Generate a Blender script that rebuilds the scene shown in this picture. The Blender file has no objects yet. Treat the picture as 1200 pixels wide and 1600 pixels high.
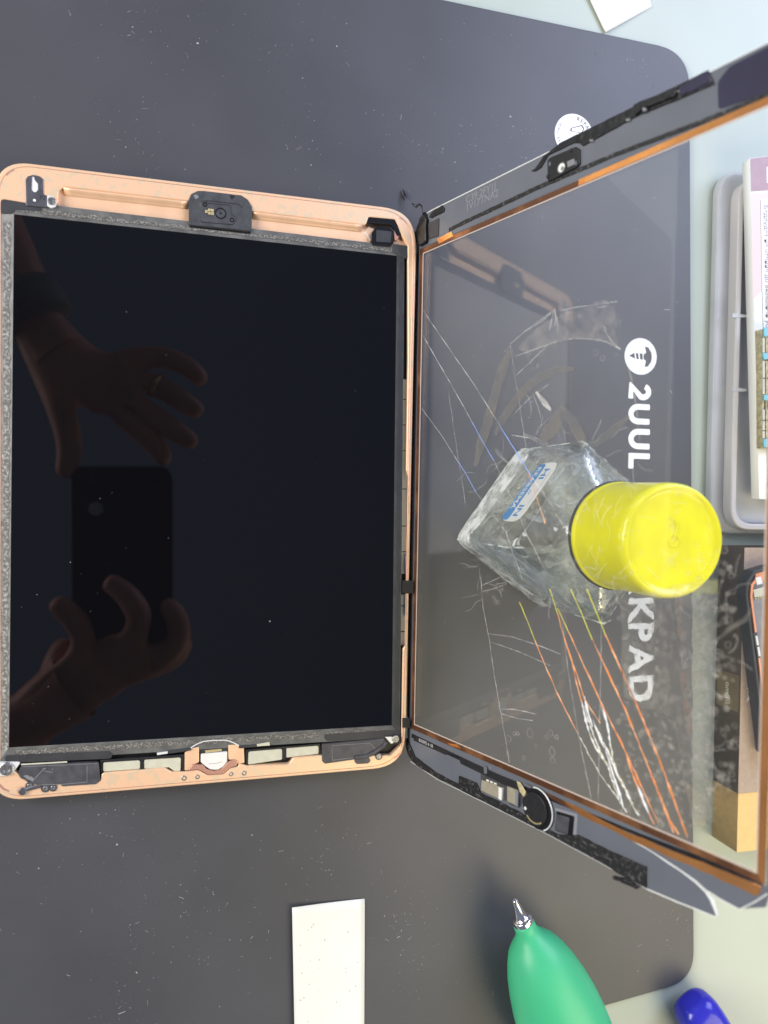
import bpy, bmesh, math, random
from mathutils import Matrix, Vector
random.seed(7)
S = bpy.context.scene
MM = 0.001
R_ = math.radians

# ------------------------------------------------------------------ camera
CAM = Vector((66.63, -107.57, 329.45))                       # mm above the mat
RIGHT = Vector((0.9671949, 0.0179139, 0.2534029))
DOWN = Vector((0.0127760, -0.9996784, 0.0219068))
FWD = Vector((0.2537138, -0.0179507, -0.9671128))
FPX = 1179.05                                                # focal length for a 1200 x 1600 frame
cd = bpy.data.cameras.new('camera')
cam = bpy.data.objects.new('camera', cd)
S.collection.objects.link(cam)
cam.matrix_world = Matrix(((RIGHT.x, -DOWN.x, -FWD.x, CAM.x*MM), (RIGHT.y, -DOWN.y, -FWD.y, CAM.y*MM),
                           (RIGHT.z, -DOWN.z, -FWD.z, CAM.z*MM), (0, 0, 0, 1)))
cd.sensor_fit = 'VERTICAL'; cd.sensor_height = 36; cd.lens = FPX/1600*36
cd.clip_start = 0.004; cd.clip_end = 50
cd.dof.use_dof = True; cd.dof.focus_distance = 0.325; cd.dof.aperture_fstop = 9.0
S.camera = cam

# ------------------------------------------------------------------ world, lamps, exposure
W = bpy.data.worlds.new('World'); S.world = W; W.use_nodes = True
bg = W.node_tree.nodes['Background']
bg.inputs[0].default_value = (0.70, 0.86, 1.28, 1); bg.inputs[1].default_value = 0.235
def lamp(name, loc, aim, size, power, col):
    l = bpy.data.lights.new(name, 'AREA'); l.shape = 'RECTANGLE'; l.size, l.size_y = size[0]*MM, size[1]*MM
    l.energy = power; l.color = col
    o = bpy.data.objects.new(name, l); S.collection.objects.link(o)
    o.location = Vector(loc)*MM
    o.rotation_euler = (Vector(aim)-Vector(loc)).to_track_quat('-Z', 'Y').to_euler()
    return o
lamp('window_light', (760, 420, 560), (230, 0, 0), (620, 620), 9.6, (0.66, 0.73, 1.0))
lamp('bench_lamp', (560, -520, 520), (200, -190, 0), (560, 560), 4.2, (1.0, 0.86, 0.53))
lamp('room_light', (-1050, 220, 620), (100, -110, 0), (900, 600), 24.0, (1.0, 0.96, 0.90))
vs = S.view_settings
vs.view_transform = 'Standard'; vs.look = 'None'; vs.exposure = 0.0; vs.gamma = 1
cy = S.cycles
cy.max_bounces = 20; cy.transparent_max_bounces = 32; cy.transmission_bounces = 16; cy.glossy_bounces = 8; cy.diffuse_bounces = 4
cy.caustics_refractive = True; cy.caustics_reflective = False
cy.sample_clamp_indirect = 4.0; cy.blur_glossy = 0.5
cy.use_denoising = True
try: cy.denoiser = 'OPENIMAGEDENOISE'
except Exception: pass

# ------------------------------------------------------------------ measuring helpers (mm)
def ray(px, py):
    return RIGHT*((px-600)/FPX) + DOWN*((py-800)/FPX) + FWD
def T(px, py, z=0.0):
    d = ray(px, py); s = (z-CAM.z)/d.z; q = CAM+d*s
    return (q.x, q.y)
def TT(pts, z): return [T(a, b, z) for a, b in pts]
P0 = Vector((166.765, 1.51, 8.36)); PA = R_(70.44)
PU = Vector((math.cos(PA), 0, math.sin(PA))); PN = Vector((-math.sin(PA), 0, math.cos(PA)))
def G(px, py, off=0.0):                                      # a spot on the standing glass: (u, y) of its own frame
    d = ray(px, py); s = ((P0-CAM).dot(PN)+off)/d.dot(PN); q = CAM+d*s-P0
    return (q.dot(PU), q.y)
def GG(pts, off=0.0): return [G(a, b, off) for a, b in pts]

# ------------------------------------------------------------------ materials
def new_mat(name):
    m = bpy.data.materials.new(name); m.use_nodes = True
    return m, m.node_tree.nodes, m.node_tree.links, m.node_tree.nodes['Principled BSDF']
def mat(name, col, rough=0.5, metal=0.0, var=0.0, vscale=300, bump=0.0, bscale=900, spec=0.5, col2=None, trans=0, ior=1.45,
        detail=4, lo=0.35, hi=0.65, coat=0):
    m, n, l, b = new_mat(name)
    b.inputs['Roughness'].default_value = rough; b.inputs['Metallic'].default_value = metal
    b.inputs['Specular IOR Level'].default_value = spec
    b.inputs['Transmission Weight'].default_value = trans; b.inputs['IOR'].default_value = ior
    b.inputs['Coat Weight'].default_value = coat
    b.inputs['Base Color'].default_value = (*col, 1)
    if var or col2 or bump:
        tc = n.new('ShaderNodeTexCoord')
    if var or col2:
        t = n.new('ShaderNodeTexNoise'); t.inputs['Scale'].default_value = vscale; t.inputs['Detail'].default_value = detail
        l.new(tc.outputs['Object'], t.inputs['Vector'])
        r = n.new('ShaderNodeValToRGB')
        c2 = col2 or tuple(min(1, c*(1+var)) for c in col); c1 = col if col2 else tuple(c*(1-var) for c in col)
        r.color_ramp.elements[0].position = lo; r.color_ramp.elements[0].color = (*c1, 1)
        r.color_ramp.elements[1].position = hi; r.color_ramp.elements[1].color = (*c2, 1)
        l.new(t.outputs[0], r.inputs[0]); l.new(r.outputs[0], b.inputs['Base Color'])
    if bump:
        t2 = n.new('ShaderNodeTexNoise'); t2.inputs['Scale'].default_value = bscale; t2.inputs['Detail'].default_value = 3
        l.new(tc.outputs['Object'], t2.inputs['Vector'])
        bp = n.new('ShaderNodeBump'); bp.inputs['Strength'].default_value = 0.6; bp.inputs['Distance'].default_value = bump*MM
        l.new(t2.outputs[0], bp.inputs['Height']); l.new(bp.outputs[0], b.inputs['Normal'])
    return m
def film(name, col, alpha, rough=0.4, noise=0, nscale=200):
    """thin see-through film: part clear, part coloured"""
    m, n, l, b = new_mat(name)
    b.inputs['Base Color'].default_value = (*col, 1); b.inputs['Roughness'].default_value = rough
    t = n.new('ShaderNodeBsdfTransparent'); mx = n.new('ShaderNodeMixShader'); mx.inputs[0].default_value = alpha
    if noise:
        tc = n.new('ShaderNodeTexCoord'); q = n.new('ShaderNodeTexNoise'); q.inputs['Scale'].default_value = nscale; q.inputs['Detail'].default_value = 5
        l.new(tc.outputs['Object'], q.inputs['Vector'])
        mr = n.new('ShaderNodeMapRange'); mr.inputs[1].default_value = 0.4; mr.inputs[2].default_value = 0.7
        mr.inputs[3].default_value = alpha*(1-noise); mr.inputs[4].default_value = alpha*(1+noise)
        l.new(q.outputs[0], mr.inputs[0]); l.new(mr.outputs[0], mx.inputs[0])
    l.new(t.outputs[0], mx.inputs[1]); l.new(b.outputs[0], mx.inputs[2])
    l.new(mx.outputs[0], n['Material Output'].inputs[0])
    return m
def pane_mat(name, tint, haze, nscale):
    """window-like sheet glass: clear, mirrors by Fresnel, a breath of smear"""
    m, n, l, b = new_mat(name); n.remove(b)
    t = n.new('ShaderNodeBsdfTransparent'); t.inputs[0].default_value = (*tint, 1)
    g = n.new('ShaderNodeBsdfGlossy'); g.inputs['Roughness'].default_value = 0.015
    ge = n.new('ShaderNodeNewGeometry'); dp = n.new('ShaderNodeVectorMath'); dp.operation = 'DOT_PRODUCT'
    l.new(ge.outputs['Normal'], dp.inputs[0]); l.new(ge.outputs['Incoming'], dp.inputs[1])
    def mth(op, a, b):
        k = n.new('ShaderNodeMath'); k.operation = op
        for i, v in ((0, a), (1, b)):
            if v is None: continue
            if isinstance(v, (int, float)): k.inputs[i].default_value = v
            else: l.new(v, k.inputs[i])
        return k.outputs[0]
    cs_ = mth('ABSOLUTE', dp.outputs['Value'], None)         # Schlick reflectance, the same from both sides
    fr_ = mth('ADD', mth('MULTIPLY', mth('POWER', mth('SUBTRACT', 1.0, cs_), 5.0), 0.96), 0.029)
    mx = n.new('ShaderNodeMixShader'); l.new(fr_, mx.inputs[0]); l.new(t.outputs[0], mx.inputs[1]); l.new(g.outputs[0], mx.inputs[2])
    d = n.new('ShaderNodeBsdfDiffuse'); d.inputs[0].default_value = (0.75, 0.74, 0.70, 1)
    tc = n.new('ShaderNodeTexCoord'); q = n.new('ShaderNodeTexNoise'); q.inputs['Scale'].default_value = nscale; q.inputs['Detail'].default_value = 6
    q.inputs['Distortion'].default_value = 0.6
    l.new(tc.outputs['Object'], q.inputs['Vector'])
    mr = n.new('ShaderNodeMapRange'); mr.inputs[1].default_value = 0.45; mr.inputs[2].default_value = 0.8; mr.inputs[3].default_value = haze*0.3; mr.inputs[4].default_value = haze
    l.new(q.outputs[0], mr.inputs[0])
    m2 = n.new('ShaderNodeMixShader'); l.new(mr.outputs[0], m2.inputs[0]); l.new(mx.outputs[0], m2.inputs[1]); l.new(d.outputs[0], m2.inputs[2])
    l.new(m2.outputs[0], n['Material Output'].inputs[0])
    return m

M = dict(
    table=mat('pale_green_bench', (0.41, 0.46, 0.395), 0.38, var=0.05, vscale=9, bump=0.03, bscale=1500),
    matte=mat('dark_rubber', (0.071, 0.0725, 0.080), 0.42, var=0.08, vscale=16, bump=0.02, bscale=2600, spec=0.45, detail=8),
    print=mat('white_ink', (0.78, 0.80, 0.80), 0.5, var=0.04, vscale=300),
    sticker=mat('white_sticker', (0.86, 0.86, 0.86), 0.35),
    ink=mat('black_ink', (0.03, 0.03, 0.035), 0.5),
    ink_pale=mat('pale_ink', (0.48, 0.48, 0.47), 0.5),
    ink_grey=mat('grey_ink', (0.25, 0.25, 0.26), 0.5),
    gold=mat('gold_anodised', (0.93, 0.60, 0.375), 0.40, metal=0.3, var=0.05, vscale=140, bump=0.02, bscale=5000),
    goldres=mat('gold_with_glue_marks', (0.93, 0.605, 0.38), 0.40, metal=0.3, col2=(0.80, 0.60, 0.40), vscale=330, bump=0.10, bscale=900, lo=0.52, hi=0.60),
    rose=mat('rose_metal', (0.62, 0.33, 0.24), 0.38, metal=0.5),
    lcd=mat('lcd_glass', (0.0035, 0.0035, 0.0045), 0.012, spec=0.5),
    lcdframe=mat('lcd_frame_grey', (0.125, 0.125, 0.118), 0.55, var=0.25, vscale=160, bump=0.05, bscale=1200),
    lcdpale=mat('lcd_frame_pale', (0.27, 0.265, 0.24), 0.5, var=0.15, vscale=160, bump=0.05, bscale=1200),
    gluepale=mat('pale_adhesive', (0.16, 0.15, 0.13), 0.45, col2=(0.46, 0.45, 0.42), vscale=900, bump=0.15, bscale=900, lo=0.45, hi=0.70),
    lcddark=mat('lcd_frame_dark', (0.055, 0.057, 0.055), 0.55, var=0.2, vscale=160, bump=0.05, bscale=1200),
    glue=mat('old_adhesive', (0.095, 0.090, 0.080), 0.6, col2=(0.34, 0.33, 0.30), vscale=1500, bump=0.25, bscale=700, lo=0.46, hi=0.72),
    black=mat('black_plastic', (0.018, 0.018, 0.019), 0.42, var=0.2, vscale=300),
    blackgl=mat('black_gloss', (0.012, 0.012, 0.014), 0.16),
    tape=mat('black_tape', (0.042, 0.043, 0.046), 0.5, var=0.12, vscale=200),
    speaker=mat('speaker_grey', (0.070, 0.070, 0.078), 0.45, var=0.22, vscale=250, bump=0.02),
    scuff=mat('scuffed_line', (0.22, 0.22, 0.23), 0.5),
    module=mat('camera_module_grey', (0.060, 0.062, 0.066), 0.5, var=0.2, vscale=260, bump=0.03),
    cream=mat('cream_pad', (0.58, 0.57, 0.45), 0.55, var=0.05, vscale=300),
    beige=mat('beige_cover', (0.33, 0.30, 0.22), 0.45, var=0.08, vscale=400),
    white=mat('white_plastic', (0.80, 0.79, 0.75), 0.4, var=0.03, vscale=200),
    steel=mat('steel', (0.62, 0.63, 0.64), 0.3, metal=0.9, var=0.08, vscale=700),
    darksteel=mat('dark_steel', (0.21, 0.21, 0.23), 0.33, metal=0.8, var=0.15, vscale=260),
    brightmetal=mat('bright_tab', (0.80, 0.81, 0.80), 0.4, metal=0.2),
    screw=mat('screw_steel', (0.33, 0.33, 0.32), 0.35, metal=0.8, var=0.2, vscale=1500),
    contact=mat('gold_contact', (0.85, 0.68, 0.35), 0.3, metal=0.6),
    pane=pane_mat('front_glass', (0.975, 0.98, 0.975), 0.020, 20),
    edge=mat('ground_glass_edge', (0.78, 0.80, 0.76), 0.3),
    filmedge=mat('film_cut_edge', (0.62, 0.50, 0.42), 0.4),
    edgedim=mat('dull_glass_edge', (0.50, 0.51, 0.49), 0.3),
    bezel=mat('bezel_slate', (0.135, 0.146, 0.168), 0.30, var=0.05, vscale=60, spec=0.5),
    bezelprint=mat('bezel_print', (0.25, 0.255, 0.28), 0.5),
    copper=mat('copper_foil', (0.90, 0.38, 0.12), 0.22, metal=0.85, var=0.12, vscale=60, bump=0.05, bscale=260),
    brown=mat('copper_dark_mirror', (0.16, 0.070, 0.035), 0.28, metal=0.55, col2=(0.42, 0.19, 0.08), vscale=60, bump=0.05, bscale=300, lo=0.5, hi=0.68),  # copper where it mirrors the dark, put into the colour
    adhesive=mat('black_adhesive', (0.010, 0.010, 0.011), 0.38, var=0.5, vscale=300, bump=0.9, bscale=420),
    adhesive2=mat('dirty_adhesive', (0.012, 0.012, 0.012), 0.5, col2=(0.16, 0.155, 0.15), vscale=800, bump=0.8, bscale=500, lo=0.55, hi=0.80),
    plum=mat('dark_plum_film', (0.036, 0.033, 0.062), 0.28, var=0.1, vscale=60),
    crackw=mat('white_crack', (0.90, 0.92, 0.92), 0.25),
    crackd=film('pale_crack', (0.85, 0.84, 0.80), 0.5, noise=0.6, nscale=200),
    cracko=mat('orange_crack', (0.84, 0.27, 0.07), 0.25, col2=(0.98, 0.55, 0.30), vscale=260, lo=0.42, hi=0.70),  # orange paints in what the crack mirrors
    cracky=mat('yellow_crack', (0.78, 0.72, 0.06), 0.3),  # yellow paints in the cap mirrored in the crack
    crackb=mat('blue_crack', (0.28, 0.42, 0.88), 0.3),  # blue paints in the iridescence of the crack
    crackg=mat('glassy_crack', (0.62, 0.58, 0.42), 0.3, col2=(0.92, 0.92, 0.85), vscale=700, lo=0.45, hi=0.55),
    wrinkle=film('tape_wrinkle', (0.82, 0.80, 0.74), 0.30, noise=0.6, nscale=300),
    bubble=film('glue_bubble', (0.82, 0.78, 0.68), 0.16, noise=0.5),
    brownfilm=film('brown_film', (0.27, 0.25, 0.21), 0.24, noise=0.5, nscale=120),
    smear=film('grey_smear', (0.60, 0.54, 0.47), 0.06, noise=0.95, nscale=160),
    foot=mat('glass_foot_glare', (0.72, 0.77, 0.68), 0.2, col2=(0.99, 0.99, 0.985), vscale=130, lo=0.40, hi=0.50, detail=3, bump=0.8, bscale=120),  # pale ring paints in the light caught in the thick base
    yellow=mat('yellow_cap', (0.82, 0.77, 0.003), 0.24, coat=0.4, var=0.06, vscale=120, bump=0.10, bscale=220),
    label=mat('label_paper', (0.72, 0.72, 0.70), 0.4),
    blueink=mat('blue_ink', (0.03, 0.22, 0.52), 0.4),
    green=mat('green_rubber', (0.055, 0.44, 0.21), 0.42, var=0.03, vscale=40, bump=0.02, bscale=900),
    nozzle=mat('nickel', (0.82, 0.78, 0.74), 0.14, metal=1.0),
    paper=mat('white_paper', (0.80, 0.80, 0.74), 0.5, var=0.02, vscale=60, bump=0.02, bscale=250),
    paperspot=film('paper_dirt', (0.40, 0.36, 0.27), 0.35),
    bluepl=mat('blue_plastic', (0.030, 0.030, 0.44), 0.2, var=0.1, vscale=60),
    case=mat('clear_case', (0.43, 0.44, 0.46), 0.3, var=0.12, vscale=26, spec=0.5),
    caserim=mat('case_rim', (0.52, 0.50, 0.49), 0.25),
    mauve=mat('mauve_card', (0.40, 0.27, 0.31), 0.5, var=0.05, vscale=200),
    pink=mat('pink_card', (0.80, 0.62, 0.60), 0.5),
    card=mat('white_card', (0.86, 0.86, 0.82), 0.5),
    olive=mat('brass_circuit', (0.48, 0.42, 0.24), 0.4, var=0.3, vscale=600),
    teal=mat('teal_tab', (0.20, 0.52, 0.60), 0.35),
    boxside=mat('dark_brown_card', (0.078, 0.058, 0.040), 0.55, var=0.12, vscale=120),
    boxolive=mat('olive_brown_card', (0.15, 0.115, 0.062), 0.55, var=0.1, vscale=120),
    boxtop=mat('tan_card', (0.43, 0.32, 0.24), 0.6, var=0.07, vscale=500, bump=0.02, bscale=1500),
    kraft=mat('yellow_kraft', (0.80, 0.52, 0.20), 0.6, var=0.04, vscale=300),
    kraftside=mat('kraft_side', (0.36, 0.24, 0.085), 0.6, var=0.08, vscale=300),
    phonegrey=mat('grey_plate', (0.26, 0.26, 0.28), 0.4, metal=0.3, var=0.1, vscale=200),
    coral=mat('coral_frame', (0.86, 0.36, 0.20), 0.35, metal=0.3),
    skin=mat('skin', (0.70, 0.33, 0.25), 0.5, var=0.14, vscale=40),
    cloth=mat('dark_band', (0.22, 0.22, 0.22), 0.8),
    ring=mat('ring_gold', (0.95, 0.62, 0.35), 0.2, metal=1.0),
    phone=mat('black_phone', (0.006, 0.006, 0.008), 0.3),
    lens=mat('lens_glint', (0.62, 0.64, 0.64), 0.3),  # pale grey paints in the glint on the phone lens
    dust=mat('dust_specks', (0.26, 0.26, 0.255), 0.7, var=0.45, vscale=60),
    fleck=mat('white_flecks', (0.42, 0.42, 0.42), 0.6),
)
def glass_mat(name, col, rough, bump):
    m, n, l, b = new_mat(name)
    b.inputs['Base Color'].default_value = (*col, 1); b.inputs['Transmission Weight'].default_value = 1.0
    b.inputs['Roughness'].default_value = rough; b.inputs['IOR'].default_value = 1.47
    tc = n.new('ShaderNodeTexCoord'); q = n.new('ShaderNodeTexNoise'); q.inputs['Scale'].default_value = 90; q.inputs['Detail'].default_value = 2
    l.new(tc.outputs['Object'], q.inputs['Vector'])
    bp = n.new('ShaderNodeBump'); bp.inputs['Strength'].default_value = 0.5; bp.inputs['Distance'].default_value = bump*MM
    l.new(q.outputs[0], bp.inputs['Height']); l.new(bp.outputs[0], b.inputs['Normal'])
    return m
def thin(m, src, k, tint):
    """thin moulded wall: most light goes straight through, the rest bends"""
    n, l = m.node_tree.nodes, m.node_tree.links
    t = n.new('ShaderNodeBsdfTransparent'); t.inputs[0].default_value = (*tint, 1)
    mx = n.new('ShaderNodeMixShader'); mx.inputs[0].default_value = k
    g = n.new('ShaderNodeBsdfGlossy'); g.inputs['Roughness'].default_value = 0.05
    tc = n.new('ShaderNodeTexCoord'); q = n.new('ShaderNodeTexNoise'); q.inputs['Scale'].default_value = 120; q.inputs['Detail'].default_value = 2
    l.new(tc.outputs['Object'], q.inputs['Vector']); bp = n.new('ShaderNodeBump'); bp.inputs['Strength'].default_value = 1; bp.inputs['Distance'].default_value = 1.0*MM
    l.new(q.outputs[0], bp.inputs['Height']); l.new(bp.outputs[0], g.inputs['Normal'])
    ge = n.new('ShaderNodeNewGeometry'); dp = n.new('ShaderNodeVectorMath'); dp.operation = 'DOT_PRODUCT'
    l.new(bp.outputs[0], dp.inputs[0]); l.new(ge.outputs['Incoming'], dp.inputs[1])
    last = dp.outputs['Value']
    for op, v, first in (('ABSOLUTE', None, True), ('SUBTRACT', 1.0, False), ('POWER', 4.0, True), ('MULTIPLY', 0.92, True), ('ADD', 0.07, True)):
        k_ = n.new('ShaderNodeMath'); k_.operation = op; l.new(last, k_.inputs[0 if first else 1])
        if v is not None: k_.inputs[1 if first else 0].default_value = v
        last = k_.outputs[0]
    mg = n.new('ShaderNodeMixShader'); l.new(last, mg.inputs[0]); l.new(t.outputs[0], mg.inputs[1]); l.new(g.outputs[0], mg.inputs[2])
    l.new(mg.outputs[0], mx.inputs[1]); l.new(src.outputs[0], mx.inputs[2]); l.new(mx.outputs[0], n['Material Output'].inputs[0])
def frost_glare(m, col, lo, hi, scale, base):
    """scuffed glass; milky streaks and foot also paint in its bright refractions"""
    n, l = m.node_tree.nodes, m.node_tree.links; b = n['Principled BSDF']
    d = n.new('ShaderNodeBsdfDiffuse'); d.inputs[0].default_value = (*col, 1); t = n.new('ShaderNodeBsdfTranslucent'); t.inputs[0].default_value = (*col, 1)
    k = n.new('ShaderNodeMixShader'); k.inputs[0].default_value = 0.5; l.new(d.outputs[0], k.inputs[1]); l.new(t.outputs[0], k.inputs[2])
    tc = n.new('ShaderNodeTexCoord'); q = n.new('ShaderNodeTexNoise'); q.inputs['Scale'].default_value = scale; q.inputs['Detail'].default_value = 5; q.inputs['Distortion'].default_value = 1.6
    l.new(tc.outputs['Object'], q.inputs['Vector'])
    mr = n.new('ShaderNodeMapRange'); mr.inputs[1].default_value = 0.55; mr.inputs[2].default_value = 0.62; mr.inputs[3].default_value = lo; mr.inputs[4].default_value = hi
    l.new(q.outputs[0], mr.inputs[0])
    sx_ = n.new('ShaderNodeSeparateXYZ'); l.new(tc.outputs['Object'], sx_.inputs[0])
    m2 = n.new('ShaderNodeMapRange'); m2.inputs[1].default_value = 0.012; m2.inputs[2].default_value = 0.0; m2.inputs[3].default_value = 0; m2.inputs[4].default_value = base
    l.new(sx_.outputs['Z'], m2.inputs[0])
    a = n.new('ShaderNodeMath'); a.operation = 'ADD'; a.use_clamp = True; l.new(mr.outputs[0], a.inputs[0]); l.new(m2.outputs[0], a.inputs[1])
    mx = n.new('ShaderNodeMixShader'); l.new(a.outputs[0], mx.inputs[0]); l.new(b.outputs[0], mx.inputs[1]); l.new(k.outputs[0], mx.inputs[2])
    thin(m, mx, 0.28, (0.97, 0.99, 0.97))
    return
    l.new(mx.outputs[0], n['Material Output'].inputs[0])
M['bottle'] = glass_mat('bottle_glass', (0.97, 0.995, 0.97), 0.06, 0.6)
frost_glare(M['bottle'], (0.93, 0.98, 0.91), 0.0, 1.0, 85, 0.0)  # pale streaks: scuffs, plus bright refractions put into the colour


M['cavity'] = glass_mat('bottle_inside', (1, 1, 1), 0.02, 1.2)
M['liquid'] = glass_mat('bottle_liquid', (0.93, 0.97, 0.92), 0.0, 2.0)
thin(M['liquid'], M['liquid'].node_tree.nodes['Principled BSDF'], 0.34, (0.98, 0.99, 0.975))
M['skirt'] = film('glare_skirt', (0.98, 0.995, 0.97), 0.80, rough=0.15, noise=0.75, nscale=170)  # white film paints in the glare round the bottle base
M['edge_line'] = film('highlight_film', (0.92, 0.98, 0.90), 0.34, noise=0.95, nscale=240)  # pale film for tubes that paint highlights along the bottle edges
thin(M['cavity'], M['cavity'].node_tree.nodes['Principled BSDF'], 0.36, (1, 1, 1))

# ------------------------------------------------------------------ object helpers
INV = {}                                                     # root -> world-to-root matrix (mm)
def root_of(o):
    while o.parent: o = o.parent
    return o
def empty(name, label, cat, mtx, group=None):
    o = bpy.data.objects.new(name, None); S.collection.objects.link(o)
    m = mtx.copy(); INV[name] = m.inverted()
    m.translation = m.translation*MM; o.matrix_world = m
    o.empty_display_size = 0.02
    o['label'] = label; o['category'] = cat
    if group: o['group'] = group
    return o
def put(name, me, material, parent=None, local=False, loc=None, smooth=False):
    """me: mesh in mm; world coordinates unless local"""
    if parent is not None and not local:
        r = root_of(parent)
        if r.name in INV: me.transform(INV[r.name])
    me.transform(Matrix.Scale(MM, 4))
    if material and not me.materials: me.materials.append(material)
    if smooth: me.shade_smooth()
    o = bpy.data.objects.new(name, me); S.collection.objects.link(o)
    if parent is not None: o.parent = parent
    if loc: o.location = Vector(loc)*MM
    return o
def again(o, loc, rot=0, parent=None):
    c = o.copy(); S.collection.objects.link(c); c.parent = parent or o.parent
    c.location = Vector(loc)*MM; c.rotation_euler = (0, 0, rot)
    return c
def tag(o, label, cat, group=None, kind=None):
    if label: o['label'] = label
    if cat: o['category'] = cat
    if group: o['group'] = group
    if kind: o['kind'] = kind
    return o
def rnd(poly, r, seg=5):
    out = []; n = len(poly)
    for i in range(n):
        p = Vector(poly[i]); a = Vector(poly[i-1]); b = Vector(poly[(i+1) % n])
        da, db = (a-p), (b-p); la, lb = da.length, db.length
        if la < 1e-6 or lb < 1e-6: continue
        da /= la; db /= lb
        rr = r[i] if isinstance(r, (list, tuple)) else r
        c = max(-1, min(1, da.dot(db))); ang = math.acos(c)
        if rr <= 0 or ang > 3.0: out.append((p.x, p.y)); continue
        t = min(rr/math.tan(ang/2), la*0.48, lb*0.48)
        p1, p2 = p+da*t, p+db*t
        for k in range(seg+1):
            s = k/seg
            q = p1*(1-s)**2 + p*2*s*(1-s) + p2*s*s
            out.append((q.x, q.y))
    return out
def ext(loops, z0, z1, bev=0.0, seg=2):
    """flat shape (outer loop, then holes) given a thickness, edges eased"""
    c = bpy.data.curves.new('c', 'CURVE'); c.dimensions = '2D'; c.fill_mode = 'BOTH'
    for lp in loops:
        s = c.splines.new('POLY'); s.points.add(len(lp)-1); s.use_cyclic_u = True
        for k, q in enumerate(lp): s.points[k].co = (q[0], q[1], 0, 1)
    b = min(bev, (z1-z0)*0.49)
    c.extrude = max(1e-4, (z1-z0)/2-b); c.bevel_depth = b; c.bevel_resolution = seg if b else 0; c.offset = -b
    o = bpy.data.objects.new('c', c)
    me = bpy.data.meshes.new_from_object(o)
    bpy.data.objects.remove(o); bpy.data.curves.remove(c)
    me.materials.clear()
    bm = bmesh.new(); bm.from_mesh(me); bmesh.ops.remove_doubles(bm, verts=bm.verts, dist=1e-5); bmesh.ops.recalc_face_normals(bm, faces=bm.faces); bm.to_mesh(me); bm.free()
    me.transform(Matrix.Translation((0, 0, (z0+z1)/2)))
    return me
def from_bm(bm):
    me = bpy.data.meshes.new('m'); bmesh.ops.recalc_face_normals(bm, faces=bm.faces); bm.to_mesh(me); bm.free(); return me
def circle(x, y, r, n=24, ry=None):
    return [(x+r*math.cos(2*math.pi*k/n), y+(ry or r)*math.sin(2*math.pi*k/n)) for k in range(n)]
def tube_into(bm, pts, r, n=6, flat=1.0, up=Vector((0, 0, 1)), cap=True):
    pts = [Vector(p) for p in pts]; rings = []
    for i, p in enumerate(pts):
        d = (pts[min(i+1, len(pts)-1)]-pts[max(i-1, 0)]).normalized()
        a = d.cross(up)
        if a.length < 1e-4: a = d.cross(Vector((1, 0, 0)))
        a.normalize(); b = a.cross(d).normalized()
        rr = r[i] if isinstance(r, (list, tuple)) else r
        rings.append([bm.verts.new(p+a*rr*math.cos(2*math.pi*k/n)+b*rr*flat*math.sin(2*math.pi*k/n)) for k in range(n)])
    for i in range(len(rings)-1):
        for k in range(n):
            bm.faces.new((rings[i][k], rings[i][(k+1) % n], rings[i+1][(k+1) % n], rings[i+1][k]))
    if cap:
        bm.faces.new(rings[0]); bm.faces.new(rings[-1])
def tube(pts, r, n=6, flat=1.0, up=Vector((0, 0, 1))):
    bm = bmesh.new(); tube_into(bm, pts, r, n, flat, up); return from_bm(bm)
def lathe(profile, n=40):
    bm = bmesh.new(); rings = []
    for (r, z) in profile:
        if r < 1e-6: rings.append([bm.verts.new((0, 0, z))])
        else: rings.append([bm.verts.new((r*math.cos(2*math.pi*k/n), r*math.sin(2*math.pi*k/n), z)) for k in range(n)])
    for a, b in zip(rings, rings[1:]):
        for k in range(n):
            k2 = (k+1) % n
            if len(a) == 1 and len(b) == 1: continue
            if len(a) == 1: bm.faces.new((a[0], b[k2], b[k]))
            elif len(b) == 1: bm.faces.new((a[k], a[k2], b[0]))
            else: bm.faces.new((a[k], a[k2], b[k2], b[k]))
    for rg in (rings[0], rings[-1]):
        if len(rg) > 1: bm.faces.new(rg)
    return from_bm(bm)
def text(s, size, mtx, thick=0.05, offset=0.0, align='LEFT', space=1.0):
    c = bpy.data.curves.new('t', 'FONT'); c.body = s; c.size = size; c.extrude = thick/2; c.offset = offset
    c.align_x = align; c.align_y = 'BOTTOM_BASELINE'; c.space_character = space; c.resolution_u = 4
    o = bpy.data.objects.new('t', c); me = bpy.data.meshes.new_from_object(o)
    bpy.data.objects.remove(o); bpy.data.curves.remove(c); me.materials.clear(); me.transform(mtx)
    return me
def frame(o, xdir, ydir):
    x = Vector(xdir).normalized(); y = Vector(ydir); y = (y-x*y.dot(x)).normalized(); z = x.cross(y)
    return Matrix(((x.x, y.x, z.x, o[0]), (x.y, y.y, z.y, o[1]), (x.z, y.z, z.z, o[2]), (0, 0, 0, 1)))
def join(meshes):
    bm = bmesh.new()
    for m in meshes:
        bm.from_mesh(m); bpy.data.meshes.remove(m)
    me = bpy.data.meshes.new('m'); bm.to_mesh(me); bm.free(); return me
def jag(pts, step, amp, seed, closed=True):
    """roughen an outline"""
    rg = random.Random(seed); out = []; n = len(pts)
    for i in range(n if closed else n-1):
        a = Vector(pts[i]); b = Vector(pts[(i+1) % n]); L = (b-a).length; k = max(1, int(L/step))
        nrm = Vector((-(b-a).y, (b-a).x))/max(L, 1e-6)
        for j in range(k):
            q = a.lerp(b, j/k) + nrm*rg.uniform(-amp, amp)*(1 if j else 0.3); out.append((q.x, q.y))
    return out

# ================================================================== SETTING
bench = put('bench_top', ext([rnd([(-262, -900), (1000, -900), (1000, 700), (-262, 700)], 8)], -27, -2, 1.5), M['table'])
bench['kind'] = 'structure'; bench['label'] = 'pale green workbench top'

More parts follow.
